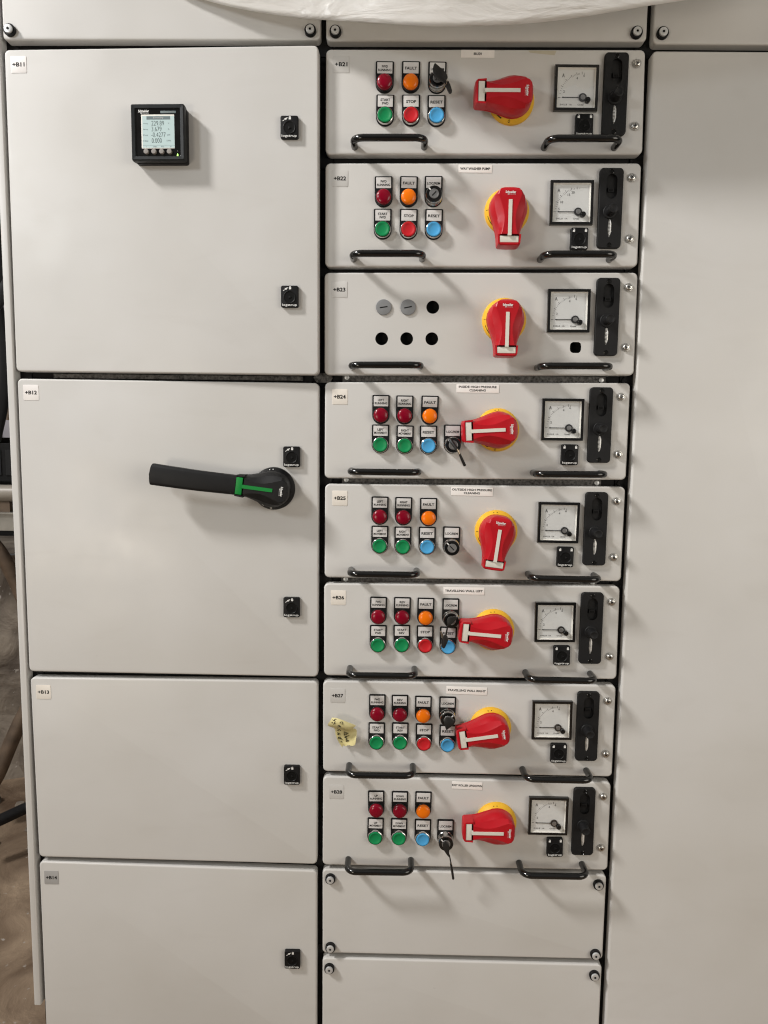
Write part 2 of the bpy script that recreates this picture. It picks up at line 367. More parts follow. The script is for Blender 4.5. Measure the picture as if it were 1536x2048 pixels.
# small shared meshes -------------------------------------------------------------
def holder_mesh():
    mb = MB(); L = []
    def outl(ins, z):
        r = 16-ins; pts = []
        for j in range(19):
            a = math.pi+math.pi*j/18; pts.append((r*math.cos(a), -10.5+r*math.sin(a), z))
        for qx, a0 in ((1,0),(-1,90)):
            for j in range(4):
                a = math.radians(a0+90*j/3); rc = 2.2
                pts.append((qx*(16-ins-rc)+rc*math.cos(a), 26.5-ins-rc+rc*math.sin(a), z))
        return pts
    mb.loops([outl(0,0), outl(0,2.2), outl(.4,2.9), outl(1.1,3.1)], 'bplas', cap0=True)
    return mb.mesh('holder')
HOLDER = holder_mesh()
def ring_chrome():
    mb = MB(); mb.lathe(0, 0, [(14.6,0),(14.6,5.5),(14.1,7.4),(13.4,7.9),(12.9,7.4),(12.7,5)], 'chrome', 36, cap1=False); return mb.mesh('ring')
RING = ring_chrome()
def cap_mesh(m):
    mb = MB(); mb.lathe(0, 0, [(12.5,3),(12.5,8.2),(12.1,9.1),(11.3,9.4),(10.2,9.3),(8.6,8.5),(6,7.9),(3,7.6),(.3,7.5)], m, 36); return mb.mesh('cap')
def lens_mesh(m):
    mb = MB(); mb.lathe(0, 0, [(13.3,3),(13.3,9.5),(13.0,11.3),(12.2,12.6),(10.5,13.7),(7.5,14.6),(4,15.1),(.3,15.3)], m, 36); return mb.mesh('lens')
def lens_collar():
    mb = MB(); mb.lathe(0, 0, [(14.6,0),(14.6,4.6),(14.2,5.2),(13.4,5.3),(13.2,3)], 'bgloss', 36, cap1=False); return mb.mesh('collar')
CAPS = {k: cap_mesh(m) for k, m in dict(g='cgreen', r='cred', b='cblue').items()}
LENS = {k: lens_mesh(m) for k, m in dict(R='bred', O='borange').items()}
COLLAR = lens_collar()
_leg = {}
def legend_mesh(t):
    if t not in _leg:
        mb = MB(); mb.rrect(0, 15.0, 26.4, 18.4, .6, 3.0, 3.7, 'legend', .15, 2)
        ln = t.split('\n')
        wd = {'FAULT':21, 'STOP':17.5, 'RESET':21.5, 'LOC/REM':23, 'FWD':10.5, 'REV':10.5, 'START':17, 'LEFT':11.5, 'RIGHT':14, 'UP':6.5, 'DOWN':14, 'RUNNING':23, 'MOVEMENT':23.5}
        if len(ln) == 1: mb.text(ln[0], 0, 14.2 if t != 'LOC/REM' else 13.4, 3.8, wd[t], 4.9 if t != 'LOC/REM' else 4.3, 'ink', .032)
        else:
            mb.text(ln[0], 0, 17.2, 3.8, wd[ln[0]], 4.3, 'ink', .032); mb.text(ln[1], 0, 11.3, 3.8, wd[ln[1]] if ln[1] != 'FWD' else 11, 4.2, 'ink', .032)
        _leg[t] = mb.mesh('legend')
    return _leg[t]
def selector_body():
    mb = MB(); mb.lathe(0, 0, [(15,0),(15,3.5),(14.4,4.2),(14.2,15),(14.6,16),(14.6,18.5),(14.0,19.6)], 'chrome', 40, cap1=False); return mb.mesh('selector')
def selector_front(ang):
    mb = MB(); mb.lathe(0, 0, [(14.0,19.2),(13.9,22),(13.3,23),(9,23.2),(8.6,22.6),(8.6,20)], 'bgloss', 40, cap1=False)
    c, s_ = math.cos(ang), math.sin(ang)
    pts = [(8.8,-1.1),(13.4,-1.1),(13.4,1.1),(8.8,1.1)]
    mb.prism([(x*c-y*s_, x*s_+y*c) for x, y in pts], 22.6, 23.7, 'inkw'); return mb.mesh('selector_ring')
def selector_core(ang):
    mb = MB(); mb.lathe(0, 0, [(8.4,18),(8.4,22.6),(8.0,23.1),(7.0,23.3),(6.8,23.0),(.3,23.0)], 'core', 30)
    a = ang; c, s_ = math.cos(a), math.sin(a)
    pts = [(-5,-.9),(5,-.9),(5,.9),(-5,.9)]
    mb.prism([(x*c-y*s_, x*s_+y*c) for x, y in pts], 23.02, 23.35, 'brec'); return mb.mesh('core')
SELB = selector_body()

def lock_mesh(drawer):
    mb = MB(); mb.rrect(0, 0, 31, 38, 3.2, 0, 7.5, 'bplas', 1.4, 4)
    mb.lathe(0, -1.0, [(11.2,7.4),(10.9,8.3),(10.3,8.5),(9.7,8.2),(9.2,7.6)], 'bplas', 32, cap1=False)
    mb.lathe(0, -1.0, [(9.2,7.6),(9.0,7.55),(7.4,7.53)], 'brec', 32, cap1=True)
    mb.lathe(.4, -1.2, [(3.2,7.6),(3.0,8.4),(2.2,8.6),(.3,8.6)], 'bplas', 3)
    mb.text('logstrup', 0, -15.0, 7.62, 26.5, 5.0, 'inkw', .015, spacing=1.05)
    def pad(cx, cy, open_):
        mb.box(cx-1.9, cx+1.9, cy-2.6, cy+.8, 7.5, 7.75, 'inkw')
        for j in range(6 if not open_ else 4):
            a = math.pi*j/6; b_ = math.pi*(j+1)/6
            mb.poly([(cx+1.9*math.cos(a), cy+.8+2.1*math.sin(a), 7.7), (cx+1.9*math.cos(b_), cy+.8+2.1*math.sin(b_), 7.7), (cx+.9*math.cos(b_), cy+.8+1.1*math.sin(b_), 7.7), (cx+.9*math.cos(a), cy+.8+1.1*math.sin(a), 7.7)], 'inkw')
    if drawer: pad(-10.5, 14, True); pad(10.8, 14, False)
    else:
        pad(1.2, 15, False)
        P = [(-11.8,10.2),(-7.6,12.6),(-8.6,14.0),(-2.2,16.0),(-5.6,11.4),(-6.6,12.2),(-11,9.4)]
        mb.poly([(x,y,7.66) for x,y in P][::-1], 'inkw')
    return mb.mesh('lock')
LOCKD, LOCKL = lock_mesh(True), lock_mesh(False)

def ring_yellow(m, rot=0, ink='ink'):
    mb = MB(); mb.lathe(0, 0, [(39.5,0),(39.5,5),(38.8,7),(33,14),(30,14.5)], m, 64, cap1=True)
    # markings on the sloping rim
    def rim(a, r): t = (38.8-r)/(38.8-33); return (r*math.cos(a), r*math.sin(a), 7+7*t+.15)
    a0, a1 = math.radians(196), math.radians(240)
    for j in range(12):
        a = a0+(a1-a0)*j/12; b_ = a0+(a1-a0)*(j+1)/12; w = .35+.45*(j/12)
        mb.poly([rim(a,35.8-w), rim(a,35.8+w), rim(b_,35.8+w), rim(b_,35.8-w)][::-1], ink)
    for ac, ch in ((263,'O'),(180,'I')):
        a = math.radians(ac)
        if ch == 'O':
            for j in range(12):
                t0 = 2*math.pi*j/12; t1 = 2*math.pi*(j+1)/12
                def pt(t, rr_): return rim(a+rr_*math.cos(t)/36, 36+rr_*math.sin(t))
                mb.poly([pt(t0,1.9), pt(t1,1.9), pt(t1,1.2), pt(t0,1.2)], ink)
        else: mb.poly([rim(a-.012,34.2), rim(a+.012,34.2), rim(a+.012,37.6), rim(a-.012,37.6)], ink)
    for ac in (90, 100):
        a = math.radians(ac); mb.poly([rim(a-.02,35.4), rim(a+.02,35.4), rim(a+.02,36.8), rim(a-.02,36.8)], ink)
    return mb.mesh('ring')
def knob_mesh(body, pocket, ink, grip=False):
    """turning handle seen from the front; its arm points along +x"""
    mb = MB(); H = 45.0
    st = []   # stations: t, half width at the base, half width of the flat top, top height
    R0 = 34.0
    for t, hb, ht, z in [(-32.2,7,5.5,34),(-31.2,12.5,10,38),(-28.5,18.5,15,42.5),(-24.5,23.5,18.5,44.6),(-18,28.7,20.8,45),(-9,32.6,17.8,45),(0,33.8,14.5,45.2),
                         (9,32.6,11.8,45.2),(18,29.6,10.2,45.2),(27,26.2,10.3,45.2),(36,23.3,11.5,45.2),(43,21.3,13,45.2),(48.5,20.6,14.6,45.2)]:
        st.append((t, hb, ht, z))
    L = []
    for t, hb, ht, z in st:
        zm = 14+ (z-14)*.42
        prof = [(hb,13.5),(hb,15.6),(hb-.7,15.9),(hb*.99-.3,14+(z-14)*.34),(hb*.93,14+(z-14)*.52),(hb*.62+ht*.38-.6,14+(z-14)*.78),(ht+.6,z-1.2),(ht-.9,z),(0,z+.5)]
        ring_ = [(t, y, zz) for y, zz in prof] + [(t, -y, zz) for y, zz in prof[:-1]][::-1]
        L.append(ring_)
    # loops run along t
    n_ = len(L[0]); i0 = len(mb.v); k = mb.mi(body)
    for lp in L: mb.v += lp
    for a in range(len(L)-1):
        for j in range(n_-1):
            q = i0+a*n_; mb.f.append([q+j, q+n_+j, q+n_+j+1, q+j+1]); mb.m.append(k)
    mb.f.append([i0+j for j in range(n_)]); mb.m.append(k)
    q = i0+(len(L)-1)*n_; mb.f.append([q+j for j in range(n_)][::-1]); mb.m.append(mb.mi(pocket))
    # pocket with side walls and the end wall
    W = 20.6; x0, x1, xe = 48.4, 62.6, 67.0
    for sgn in (1, -1):
        a = [(x0, sgn*W), (x1+1, sgn*(W-1.2)), (x1+1, sgn*(W-4.0)), (x0, sgn*(W-3.4))]
        if sgn > 0: a = a[::-1]
        mb.loops([[(x,y,14) for x,y in a], [(x,y,41.5) for x,y in a], [(x,y*.985,43) for x,y in a]], body, cap0=True)
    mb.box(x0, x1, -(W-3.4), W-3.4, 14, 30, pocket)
    if not grip:
        pr = [(x1,-(W-1.0)),(xe-1.5,-(W-1.6)),(xe+.4,-(W-5)),(xe+.9,0),(xe+.4,W-5),(xe-1.5,W-1.6),(x1,W-1.0)]
        mb.loops([[(x,y,14) for x,y in pr], [(x,y,38) for x,y in pr], [(x-.8 if x > x1 else x,y*.97,42) for x,y in pr], [(x-2.5 if x > x1 else x,y*.94,43.5) for x,y in pr]], body, cap0=True)
    # logo lettering at the head
    def logo(txt, x, w, h, b): mb.text(txt, x, 0, 46.2, w, h, ink, b, ang=math.radians(-90) if True else 0)
    return mb
def add_logo(mb, x, y, z, s_, ang, m):
    """two-line lettering: big word, small word set below to the right"""
    c, sn = math.cos(ang), math.sin(ang)
    def P(a, b): return x+(a*c-b*sn)*s_, y+(a*sn+b*c)*s_
    p = P(0, 1.6); mb.text('Schneider', p[0], p[1], z, 23*s_, 5.6*s_, m, .035, ang)
    p = P(3.4, -3.0); mb.text('Electric', p[0], p[1], z, 14*s_, 2.6*s_, m, .0, ang, spacing=1.5)
    p = P(-5.4, -2.9); mb.text('O', p[0], p[1], z, 2.8*s_, 2.8*s_, m, .04, ang)
RINGY = ring_yellow('yellow')
kb = knob_mesh('red', 'redin', 'inkw'); add_logo(kb, -19.5, 0, 46.0, .78, math.radians(90), 'inkw'); KNOB = kb.mesh('knob', 24)
mb = MB()
mb.rrect(56.6, 0, 11.0, 32.5, .8, 30, 42.6, 'bar', .7, 3)
mb.box(-8.5, 51.3, -3.1, 3.1, 40, 46.6, 'bar')
BART = mb.mesh('indicator_bar')
mb = MB()
mb.rrect(57.0, 0, 12, 31, .8, 22, 44.2, 'green', .7, 3); mb.box(-4, 51.3, -3.2, 3.2, 40, 46.6, 'green'); BARG = mb.mesh('green_bar')
RINGB = ring_yellow('bplas', ink='inkw')
kb = knob_mesh('grip', 'bplas', 'inkw', grip=True); add_logo(kb, -19.5, 0, 46.0, .78, math.radians(90), 'inkw'); KNOBB = kb.mesh('knob', 24)
def grip_mesh():
    mb = MB(); L = []
    N = 12
    for i in range(N+1):
        s_ = i/N; t = 63.5+s_*(215-63.5); hw = 18.0+1.6*s_*s_+.6*math.sin(s_*3); bow = .6*math.sin(math.pi*s_)
        zt = 44.5+6*math.sin(math.pi*s_*.6); zb = 14+14*min(1, s_*2.4)
        pts = []
        for j in range(16):
            a = 2*math.pi*j/16; cx_ = math.copysign(abs(math.cos(a))**.42, math.cos(a)); sx_ = math.copysign(abs(math.sin(a))**.42, math.sin(a))
            tt = t + (3.5*(1-abs(cx_)**2) if i == N else 0)
            pts.append((tt, bow+hw*cx_, (zt+zb)/2+(zt-zb)/2*sx_))
        L.append(pts[::-1])
    mb.loops(L, 'grip', cap0=True, cap1=True); return mb.mesh('grip')
GRIP = grip_mesh()

def ammeter_meshes(scale):
    fb = MB(); S = 76.0
    o0 = [(-38,-38),(38,-38),(38,38),(-38,38)]; k_ = lambda q, s_: [(x*s_/38, y*s_/38) for x, y in q]
    def lp(s_, z): return [(x, y, z) for x, y in k_(o0, s_)]
    fb.loops([lp(38,0), lp(38,7.2), lp(37.3,8), lp(33.4,8), lp(33.0,7.2)], 'bgloss', cap0=True, cap1=False)
    fb.loops([lp(33.0,7.2), lp(31.2,3.2)], 'bevelw', cap1=False)
    frame_ = fb.mesh('frame')
    d = MB(); d.poly([(-31.2,-31.2,3.2),(31.2,-31.2,3.2),(31.2,31.2,3.2),(-31.2,31.2,3.2)], 'dial')
    px, py = 12.0, -15.0
    d.text('A', -22.5, 21.5, 3.35, 5.0, 6.2, 'dinkg', .03)
    n = 22
    for j in range(n+1):
        f = (j/n)**.72 if scale != 20 else (j/n)**.8
        a = math.pi - f*math.radians(93); big = j % 4 == 0; r0, r1 = 38.5, 43.0 if big else 41.2; wd = .42 if big else .26
        if j == n-1 or j == n-3: continue
        c, s_ = math.cos(a), math.sin(a)
        d.poly([(px+r0*c+wd*s_, py+r0*s_-wd*c, 3.35),(px+r1*c+wd*s_, py+r1*s_-wd*c, 3.35),(px+r1*c-wd*s_, py+r1*s_+wd*c, 3.35),(px+r0*c-wd*s_, py+r0*s_+wd*c, 3.35)], 'dinkg')
    nums = {4:[('0',180,34.5),('2',163,34),('4',108,34),('6',88,36.5)], 20:[('0',180,34.5),('5',172,34),('10',150,33.5),('15',120,33.5),('20',106,34.5)]}[scale]
    for t, a, r in nums[1:]:
        a = math.radians(a); d.text(t, px+r*math.cos(a), py+r*math.sin(a), 3.35, None, 4.2, 'dinkg', .02)
    d.text('E=KL.B', -20.5, -26.6, 3.35, 12, 2.6, 'dinkg', .02); d.text('1/A', -8.5, -26.6, 3.35, 4.8, 2.6, 'dinkg', .02); d.text('Ciruter', 9.5, -26.6, 3.35, 11, 2.7, 'dinkg', .02)
    dial_ = d.mesh('dial')
    p = MB(); p.box(px-35, px-3, py-.6, py+.6, 4.0, 4.5, 'ink'); p.box(px-35.5, px-33, py-.9, py+.9, 4.0, 4.5, 'ink')
    p.lathe(px, py, [(6.9,3.2),(6.9,5.4),(6.4,6),(5.0,6.1)], 'bplas', 26, cap1=True)
    p.lathe(px, py, [(4.2,6.1),(4.1,6.7),(3.4,6.9),(3.2,6.5),(2.4,6.5),(2.2,7.0),(.3,7.0)], 'core', 22)
    ptr = p.mesh('pointer')
    q = MB(); q.lathe(px+8.4, py-5.6, [(4.7,3.2),(4.7,9.8),(4.2,10.6),(3,10.8)], 'bgloss', 22); q.box(px+8.4-2.6, px+8.4+2.6, py-5.6-.4, py-5.6+.4, 10.8, 10.95, 'brec')
    kn = q.mesh('zero_knob')
    g_ = MB(); g_.poly([(-33,-33,7.5),(33,-33,7.5),(33,33,7.5),(-33,33,7.5)], 'glass'); gl_ = g_.mesh('glass')
    return frame_, dial_, ptr, kn, gl_
AM = {4: ammeter_meshes(4), 20: ammeter_meshes(20)}

def latch_meshes():
    mb = MB(); W, Hh = 42.0, 139.0
    def outl(ins, z):
        w = W/2-ins; h = Hh/2-ins; pts = []
        for sx, sy, a0 in ((1,1,0),(-1,1,90),(-1,-1,180),(1,-1,270)):
            for j in range(6):
                a = math.radians(a0+90*j/5); r = 6.0
                x = sx*(w-r)+r*math.cos(a); y = sy*(h-r)+r*math.sin(a)
                y += sy*(-1.9)*((abs(x)/w)**2)     # slightly bowed ends
                pts.append((x, y, z))
        return pts
    outer = [outl(0,0), outl(0,5.4), outl(.6,6.4), outl(1.4,6.8)]
    mb.loops(outer, 'bmatt', cap0=True, cap1=False)
    # holes in the face: stadium slot, curved slit
    def stad(cx, cy, w, h, n=8):
        r = w/2; return [(cx+r*math.cos(math.pi*j/n), cy+h/2-r+r*math.sin(math.pi*j/n)) for j in range(n+1)] + [(cx-r*math.cos(math.pi*j/n), cy-h/2+r-r*math.sin(math.pi*j/n)) for j in range(n+1)]
    s1 = stad(.5, 37, 19, 42); n = 10
    s2 = [(-.6+4.2*math.sin(math.pi*j/n), -16.0-17*2*j/n) for j in range(n+1)] + [(-1.8-1.6*math.sin(math.pi*j/n), -50+17*2*j/n) for j in range(1, n)]
    import bmesh
    bm = bmesh.new(); edges = []
    for lp in [[(p[0],p[1]) for p in outer[-1]], s1, s2]:
        vs = [bm.verts.new((x, y, 0)) for x, y in lp]
        for a in range(len(vs)): edges.append(bm.edges.new((vs[a], vs[(a+1) % len(vs)])))
    bmesh.ops.triangle_fill(bm, edges=edges, use_beauty=True); bm.verts.index_update(); i = len(mb.v); k = mb.mi('bmatt')
    for v in bm.verts: mb.v.append((v.co.x, v.co.y, 6.8))
    for f in bm.faces:
        idx = [i+v.index for v in f.verts]; mb.f.append(idx if f.normal.z > 0 else idx[::-1]); mb.m.append(k)
    bm.free()
    for lp in (s1, s2):
        mb.loops([[(x,y,6.8) for x,y in lp], [(x,y,.6) for x,y in lp]], 'bgloss', cap1=False)
        mb.poly([(x,y,.6) for x,y in lp], 'bmatt')
    # lip round the slot
    mb.box(-5, 6, 28.5, 36, .7, 3.4, 'bplas'); mb.box(-2.6, 3.6, 30, 33, 3.41, 3.9, 'brec')
    for sy in (1, -1):
        mb.lathe(0, sy*62.5, [(4.2,6.75),(4.0,7.5),(3.4,7.8),(3.0,7.3),(2.8,6.9)], 'bgloss', 20, cap1=True, mcap='brec')
    plate = mb.mesh('plate', 30)
    q = MB(); q.lathe(0, 0, [(12,6.5),(12,8.2),(11.2,9),(8.6,9.4),(8.4,10),(8.2,29),(7.6,30.6),(6.2,31),(5.6,30.6),(.3,30.5)], 'bmatt', 30); knob = q.mesh('latch_knob')
    w = MB(); N = 40                      # knurled wheel edge seen through the slit
    for j in range(0, N, 3):
        y0 = -48.5+31*j/N; y1 = -48.5+31*(j+1.5)/N; f = math.sin(math.pi*(j+1)/N)
        w.box(-1.6-1.5*f, .8+1.0*f, y0, y1, .7, 6.0, 'wheel')
    w.rrect(1.7, -33, 2.4, 29, 1.2, .7, 6.5, 'wheel', .6, 3)
    return plate, knob, w.mesh('wheel')
LP, LK, LW = latch_meshes()

def screw_mesh():
    mb = MB(); mb.lathe(0, 0, [(7.4,0),(7.4,1.2),(6.9,2.0),(6.1,2.1),(6.1,2.4),(5.9,3.6),(5.0,4.6),(3.4,5.2)], 'zincscrew', 30, cap1=True)
    for k_ in range(4):
        a = math.radians(20+90*k_); c, s_ = math.cos(a), math.sin(a)
        P = [(.0,-.55),(3.0,-.55),(3.0,.55),(.0,.55)]
        mb.prism([(x*c-y*s_, x*s_+y*c) for x, y in P], 5.1, 5.27+.01*k_, 'brec')
    return mb.mesh('screw')
SCREW = screw_mesh()
def fast_meshes():
    a = b_ = MB(); a.lathe(0, 0, [(10.2,0),(10.2,5.2),(9.8,6.2),(8.8,6.5),(7.6,6.4),(7.4,5.5)], 'bplas', 32, cap1=True)
    b_.lathe(0, 0, [(7.3,5.4),(7.3,8.6),(6.9,9.4),(6.2,9.6),(2.6,9.6),(2.4,9.0),(.3,8.4)], 'steelcap', 30)
    b_.lathe(0, 0, [(2.1,9.62),(.2,9.63)], 'brec', 6)
    return a.mesh('fastener')
FW = fast_meshes()
def handle_mesh(span=123.0, H=42.0, r=6.1, R=17.0):
    P = [(-span/2, 0, 0), (-span/2, 0, H-R)]
    for j in range(1, 8):
        a = math.radians(90*j/7); P.append((-span/2+R-R*math.cos(a), 0, H-R+R*math.sin(a)))
    Q = [(-x, y, z) for x, y, z in P[::-1]]
    mb = MB(); mb.tube(P+[(-span/6,0,H),(span/6,0,H)]+Q, r, 'bgloss', 20); return mb.mesh('handle', 60)
HANDLE = handle_mesh()
def idlabel(txt, m):
    mb = MB(); mb.rrect(0, 0, 28.5, 28, 1.6, -.2, .18, m, .06, 3)
    mb.text(txt, 0, 0, .28, 22, 7.0, 'ink', .035); return mb.mesh('id_label')
def plug_mesh():
    mb = MB(); mb.lathe(0, 0, [(14,0),(14,2.0),(13.4,2.8),(12.6,3.0)], 'plug', 36)
    c, s_ = math.cos(math.radians(9)), math.sin(math.radians(9))
    mb.prism([(x*c-y*s_, x*s_+y*c) for x, y in [(-7,-1),(7,-1),(7,1),(-7,1)]], 3.02, 3.15, 'brec'); return mb.mesh('plug')
PLUG = plug_mesh()

# ------------------------------------------------------------------ setting: floor, wall
mb = MB()
N = 26
def hz(x, y): return 0
mb.poly([(-4200, 0, 3500), (2600, 0, 3500), (2600, 0, -2200), (-4200, 0, -2200)], 'floor')
fl = obj('floor', mb.mesh('floor'), None); tag(fl, kind='structure')
mb = MB()
# rough concrete wall behind, broken ledge at its foot
xs = [-2600+i*110 for i in range(28)]; ys = [0,60,140,230,330,450,580,720,860]
rnd = random.Random(3)
grid = [[(x+rnd.uniform(-25,25), y+rnd.uniform(-12,12)*(y > 0), -1290-60*(j/8)+rnd.uniform(-28,28)) for x in xs] for j, y in enumerate(ys)]
for j in range(len(ys)-1):
    for i in range(len(xs)-1): mb.poly([grid[j][i], grid[j][i+1], grid[j+1][i+1], grid[j+1][i]], 'wall')
mb.poly([(-2600,860,-1340),(500,860,-1340),(500,860,-1800),(-2600,860,-1800)], 'wall')
mb.poly([(-2600,860,-1790),(500,860,-1790),(500,2600,-1790),(-2600,2600,-1790)], 'inside')
tag(obj('background_wall', mb.mesh('wall', 80)), kind='structure')

# ------------------------------------------------------------------ cabinet frame
XL, XB, XC, XD, XE = -562.4, -8.4, 2.3, 560.9, 568.4
fr_ = Root('switchgear_cabinet', 'tall pale grey switchgear cabinet with black frame, grey doors and screwed cover panels', 'switchgear cabinet', (0, 0, 0))
def fpart(name, fn, label=None):
    mb = MB(); fn(mb); o = obj(name, mb.mesh(name), fr_.o)
    if label: o['label'] = label
    return o
yT = FLOOR+330
fpart('back_box', lambda m: m.box(-574, 1400, 30, yT, -620, -60, 'inside'))
for xc in (-560, -3, 565):
    def up(m, xc=xc):
        w = 17 if xc > -500 else 12
        m.box(xc-w, xc+w, 60, yT, -60, -23, 'frame')
        for k in range(70):
            m.lathe(xc+(0 if xc > -500 else 4), 90+k*30, [(2.2,-23),(2.1,-22.6),(1.9,-22.9)], 'inside', 8)
    fpart('upright', up)
rails = [(0,1),(190,1),(380,1),(570,1),(760,1),(950,1),(1140,1),(1330,1),(1520,1),(1710,1)]
for W_, _ in rails:
    zn = W_ in (570, 760, 950)
    def rl(m, W_=W_, zn=zn):
        y = FLOOR-W_
        m.box(15, 547, y-14, y+14, -58, -26, 'frame')
        if zn:
            m.box(34, 520, y-7, y+7, -26, -19.5, 'zinc')
            for xx in (42, 512): m.lathe(xx, y+1, [(4.6,-19.5),(4.4,-17.5),(3,-16.8)], 'steelcap', 16)
    fpart('rail', rl)
for W_ in (0, 570, 1140, 1520):
    def rl2(m, W_=W_):
        y = FLOOR-W_; m.box(-547, -21, y-14, y+14, -58, -26, 'frame')
        if W_ == 570: m.box(-505, -40, y-6, y+2, -26, -20, 'zinc')
    fpart('rail', rl2)
def endp(m):
    a = at(2,300)[0]; x0, x1 = -582.5, -569.0
    m.rrect((x0+x1)/2, (yT+168)/2, x1-x0, yT-168, 2.2, -640, 0, 'paint', 2.0, 4)
o = fpart('end_panel', endp, 'long pale grey end panel standing proud at the left side')
for W_ in (0,190,380,570,760,950,1140,1330,1520,1710):
    y = FLOOR-W_
    fpart('corner_plate', lambda m: m.prism([(-14,y-9),(10,y-9),(16,y),(10,y+9),(-14,y+9),(-20,y)], -23, -20, 'zinc' if W_ in (570,) else 'frame'))
    fpart('corner_plate', lambda m: m.prism([(556,y-9),(574,y-9),(580,y),(574,y+9),(556,y+9),(550,y)], -23, -20, 'frame'))
fpart('plinth', lambda m: m.box(-560, 1400, 0, 60, -600, -60, 'frame'))

def fastener(root, u, v):
    obj('fastener', FW, root.o, root.loc(u, v), random.uniform(0, 1))

def rect_from(root, px): return [root.loc(u, v) for u, v in px]
# top cover panels (run up out of the picture)
def cover(px, fasteners, label, up=None, down=None, name='cover_panel'):
    P = [at(u, v) for u, v in px]
    if up is not None: P[0] = (P[3][0], up, 0); P[1] = (P[2][0], up, 0)
    if down is not None: P[3] = (P[0][0], down, 0); P[2] = (P[1][0], down, 0)
    base = ((P[3][0]+P[2][0])/2, min(P[3][1], P[2][1]), 0)
    R = Root(name, label, None, base, parent=fr_.o)
    q = [(p[0]-base[0], p[1]-base[1]) for p in P]
    R.body(panel_mesh(q, 8))
    for u, v in fasteners: fastener(R, u, v)
    return R
cover([(4,0),(641,0),(641,80),(6,80)], [(21,62),(621,63)], 'blank grey cover panel at top left, above the door marked +B11', up=FLOOR+300)
cover([(653,0),(1297,0),(1293,83),(652,82)], [(671,65),(1272,67)], 'blank grey cover panel at the top under the plastic sheet, above the BRUSH drawer', up=FLOOR+300)
R = cover([(1306,0),(1536,0),(1750,91),(1306,88)], [(1324,68)], 'blank grey cover panel in the top right corner, above the tall right door', up=FLOOR+300)
cover([(645,1739),(1213,1751),(1205,1919),(645,1906)], [(661,1756),(1196,1768),(661,1893),(1190,1907)], 'shallow blank grey cover panel with four fasteners, right under the +B28 drawer')
cover([(645,1916),(1204,1930),(1200,2048),(645,2048)], [(659,1935),(1188,1949)], 'lowest blank grey cover panel, cut off by the bottom edge of the photo', down=FLOOR-1915)

# ------------------------------------------------------------------ left column doors
def door(px, label, idtxt, idm, idpx, locks, tilt=0, down=None):
    P = [at(u, v) for u, v in px]
    if tilt:
        hz_ = 0
    if down is not None: P[3] = (P[0][0], down, 0); P[2] = (P[1][0], down, 0)
    base = (P[3][0], min(P[3][1], P[2][1]), 0)
    R = Root('door', label, None, base, tilt=tilt, parent=fr_.o)
    if tilt: q = [R.loc(u, v)[:2] for u, v in px]
    else: q = [(p[0]-base[0], p[1]-base[1]) for p in P]
    R.body(panel_mesh(q, 9))
    if idtxt: obj('id_label', idlabel(idtxt, idm), R.o, R.loc(*idpx, .3))
    for u, v in locks:
        l_ = R.loc(u, v, 7); obj('quarter_turn_lock', LOCKL, R.o, (l_[0], l_[1], 0))
    return R
D11 = door([(8,99),(637,90),(637,750),(32,743)], 'large grey door with a small screen meter, slightly ajar, marked +B11', '+B11', 'wlabel', (37,129), [(578.4,254),(579,593)], tilt=math.asin(17/555))
D12 = door([(34,757),(638,766),(636,1354),(58,1343)], 'large grey door carrying the long black lever handle, marked +B12', '+B12', 'wlabel', (62,785), [(583,913.7),(583,1215)])
D13 = door([(60,1355),(636,1363),(634,1729),(78,1714)], 'medium plain grey door with one lock, marked +B13', '+B13', 'clabel', (87,1384), [(583.5,1551)])
D14 = door([(78,1723),(634,1742),(634,2040),(88,2040)], 'lowest grey door of the left column, with a grey tag marked +B14', '+B14', 'glabel', (103,1755), [(584.5,1920)], down=FLOOR-1930)
# tall right door
P = [at(1303,101), at(1536,103)]
RD = Root('door', 'tall plain grey door filling the right side of the photo', None, (XE+2, 60, 0), parent=fr_.o)
q = [(0, P[0][1]-60), (600, P[0][1]-60), (600, 0), (0, 0)]
RD.body(panel_mesh(q, 9, bev=4.2))

# power meter on the first door
c = D11.loc(315, 264, 24)
mb = MB(); S = 47.0
mb.rrect(1.6, -1.8, 92, 92, 4, 0, 11, 'bplas', 2, 4)
mb.loops([rr(0,0,93,93,3.0,8), rr(0,0,94,94,3.0,14), rr(0,0,94,94,3.0,20), rr(0,0,92,92,2.4,23.4), rr(0,0,90,90,2.2,24.2), rr(0,0,80,80,1.6,23.6), rr(0,0,78,78,1.4,21.6)], 'bevelm', cap1=True, mcap='bgloss')
add_logo(mb, -24.5, 34.2, 21.8, .82, 0, 'inkw')
mb.rrect(18.5, 33.6, 27, 4.0, .5, 21.5, 21.9, 'lcdgrey', .1, 2); mb.text('PowerLogic PM5000', 18.5, 33.6, 22.0, 22, 1.7, 'mbtn', 0)
def on_door(D, c):
    ct, st = math.cos(D.t), math.sin(D.t); return (D.p[0]+c[0]*ct, D.p[1]+c[1], D.p[2]+c[0]*st)
PM = obj('power_meter', None, None, on_door(D11, c), 0, -D11.t); tag(PM, 'square black panel meter with a lit grey-green screen reading 229.89, on the +B11 door', 'panel meter')
obj('bezel', mb.mesh('bezel'), PM)
mb = MB(); mb.rrect(0, 1.6, 58, 56, 1, 21.4, 22.0, 'bevelw', .1, 2); mb.poly([(-27,-25.2,22.1),(29,-25.2,22.1),(29,27.2,22.1),(-27,27.2,22.1)], 'lcd')
mb.box(-19.5, 22, 21.2, 26.6, 22.12, 22.2, 'lcdgrey'); mb.text('Summary', 1, 23.9, 22.3, 18, 3.4, 'legend', 0)
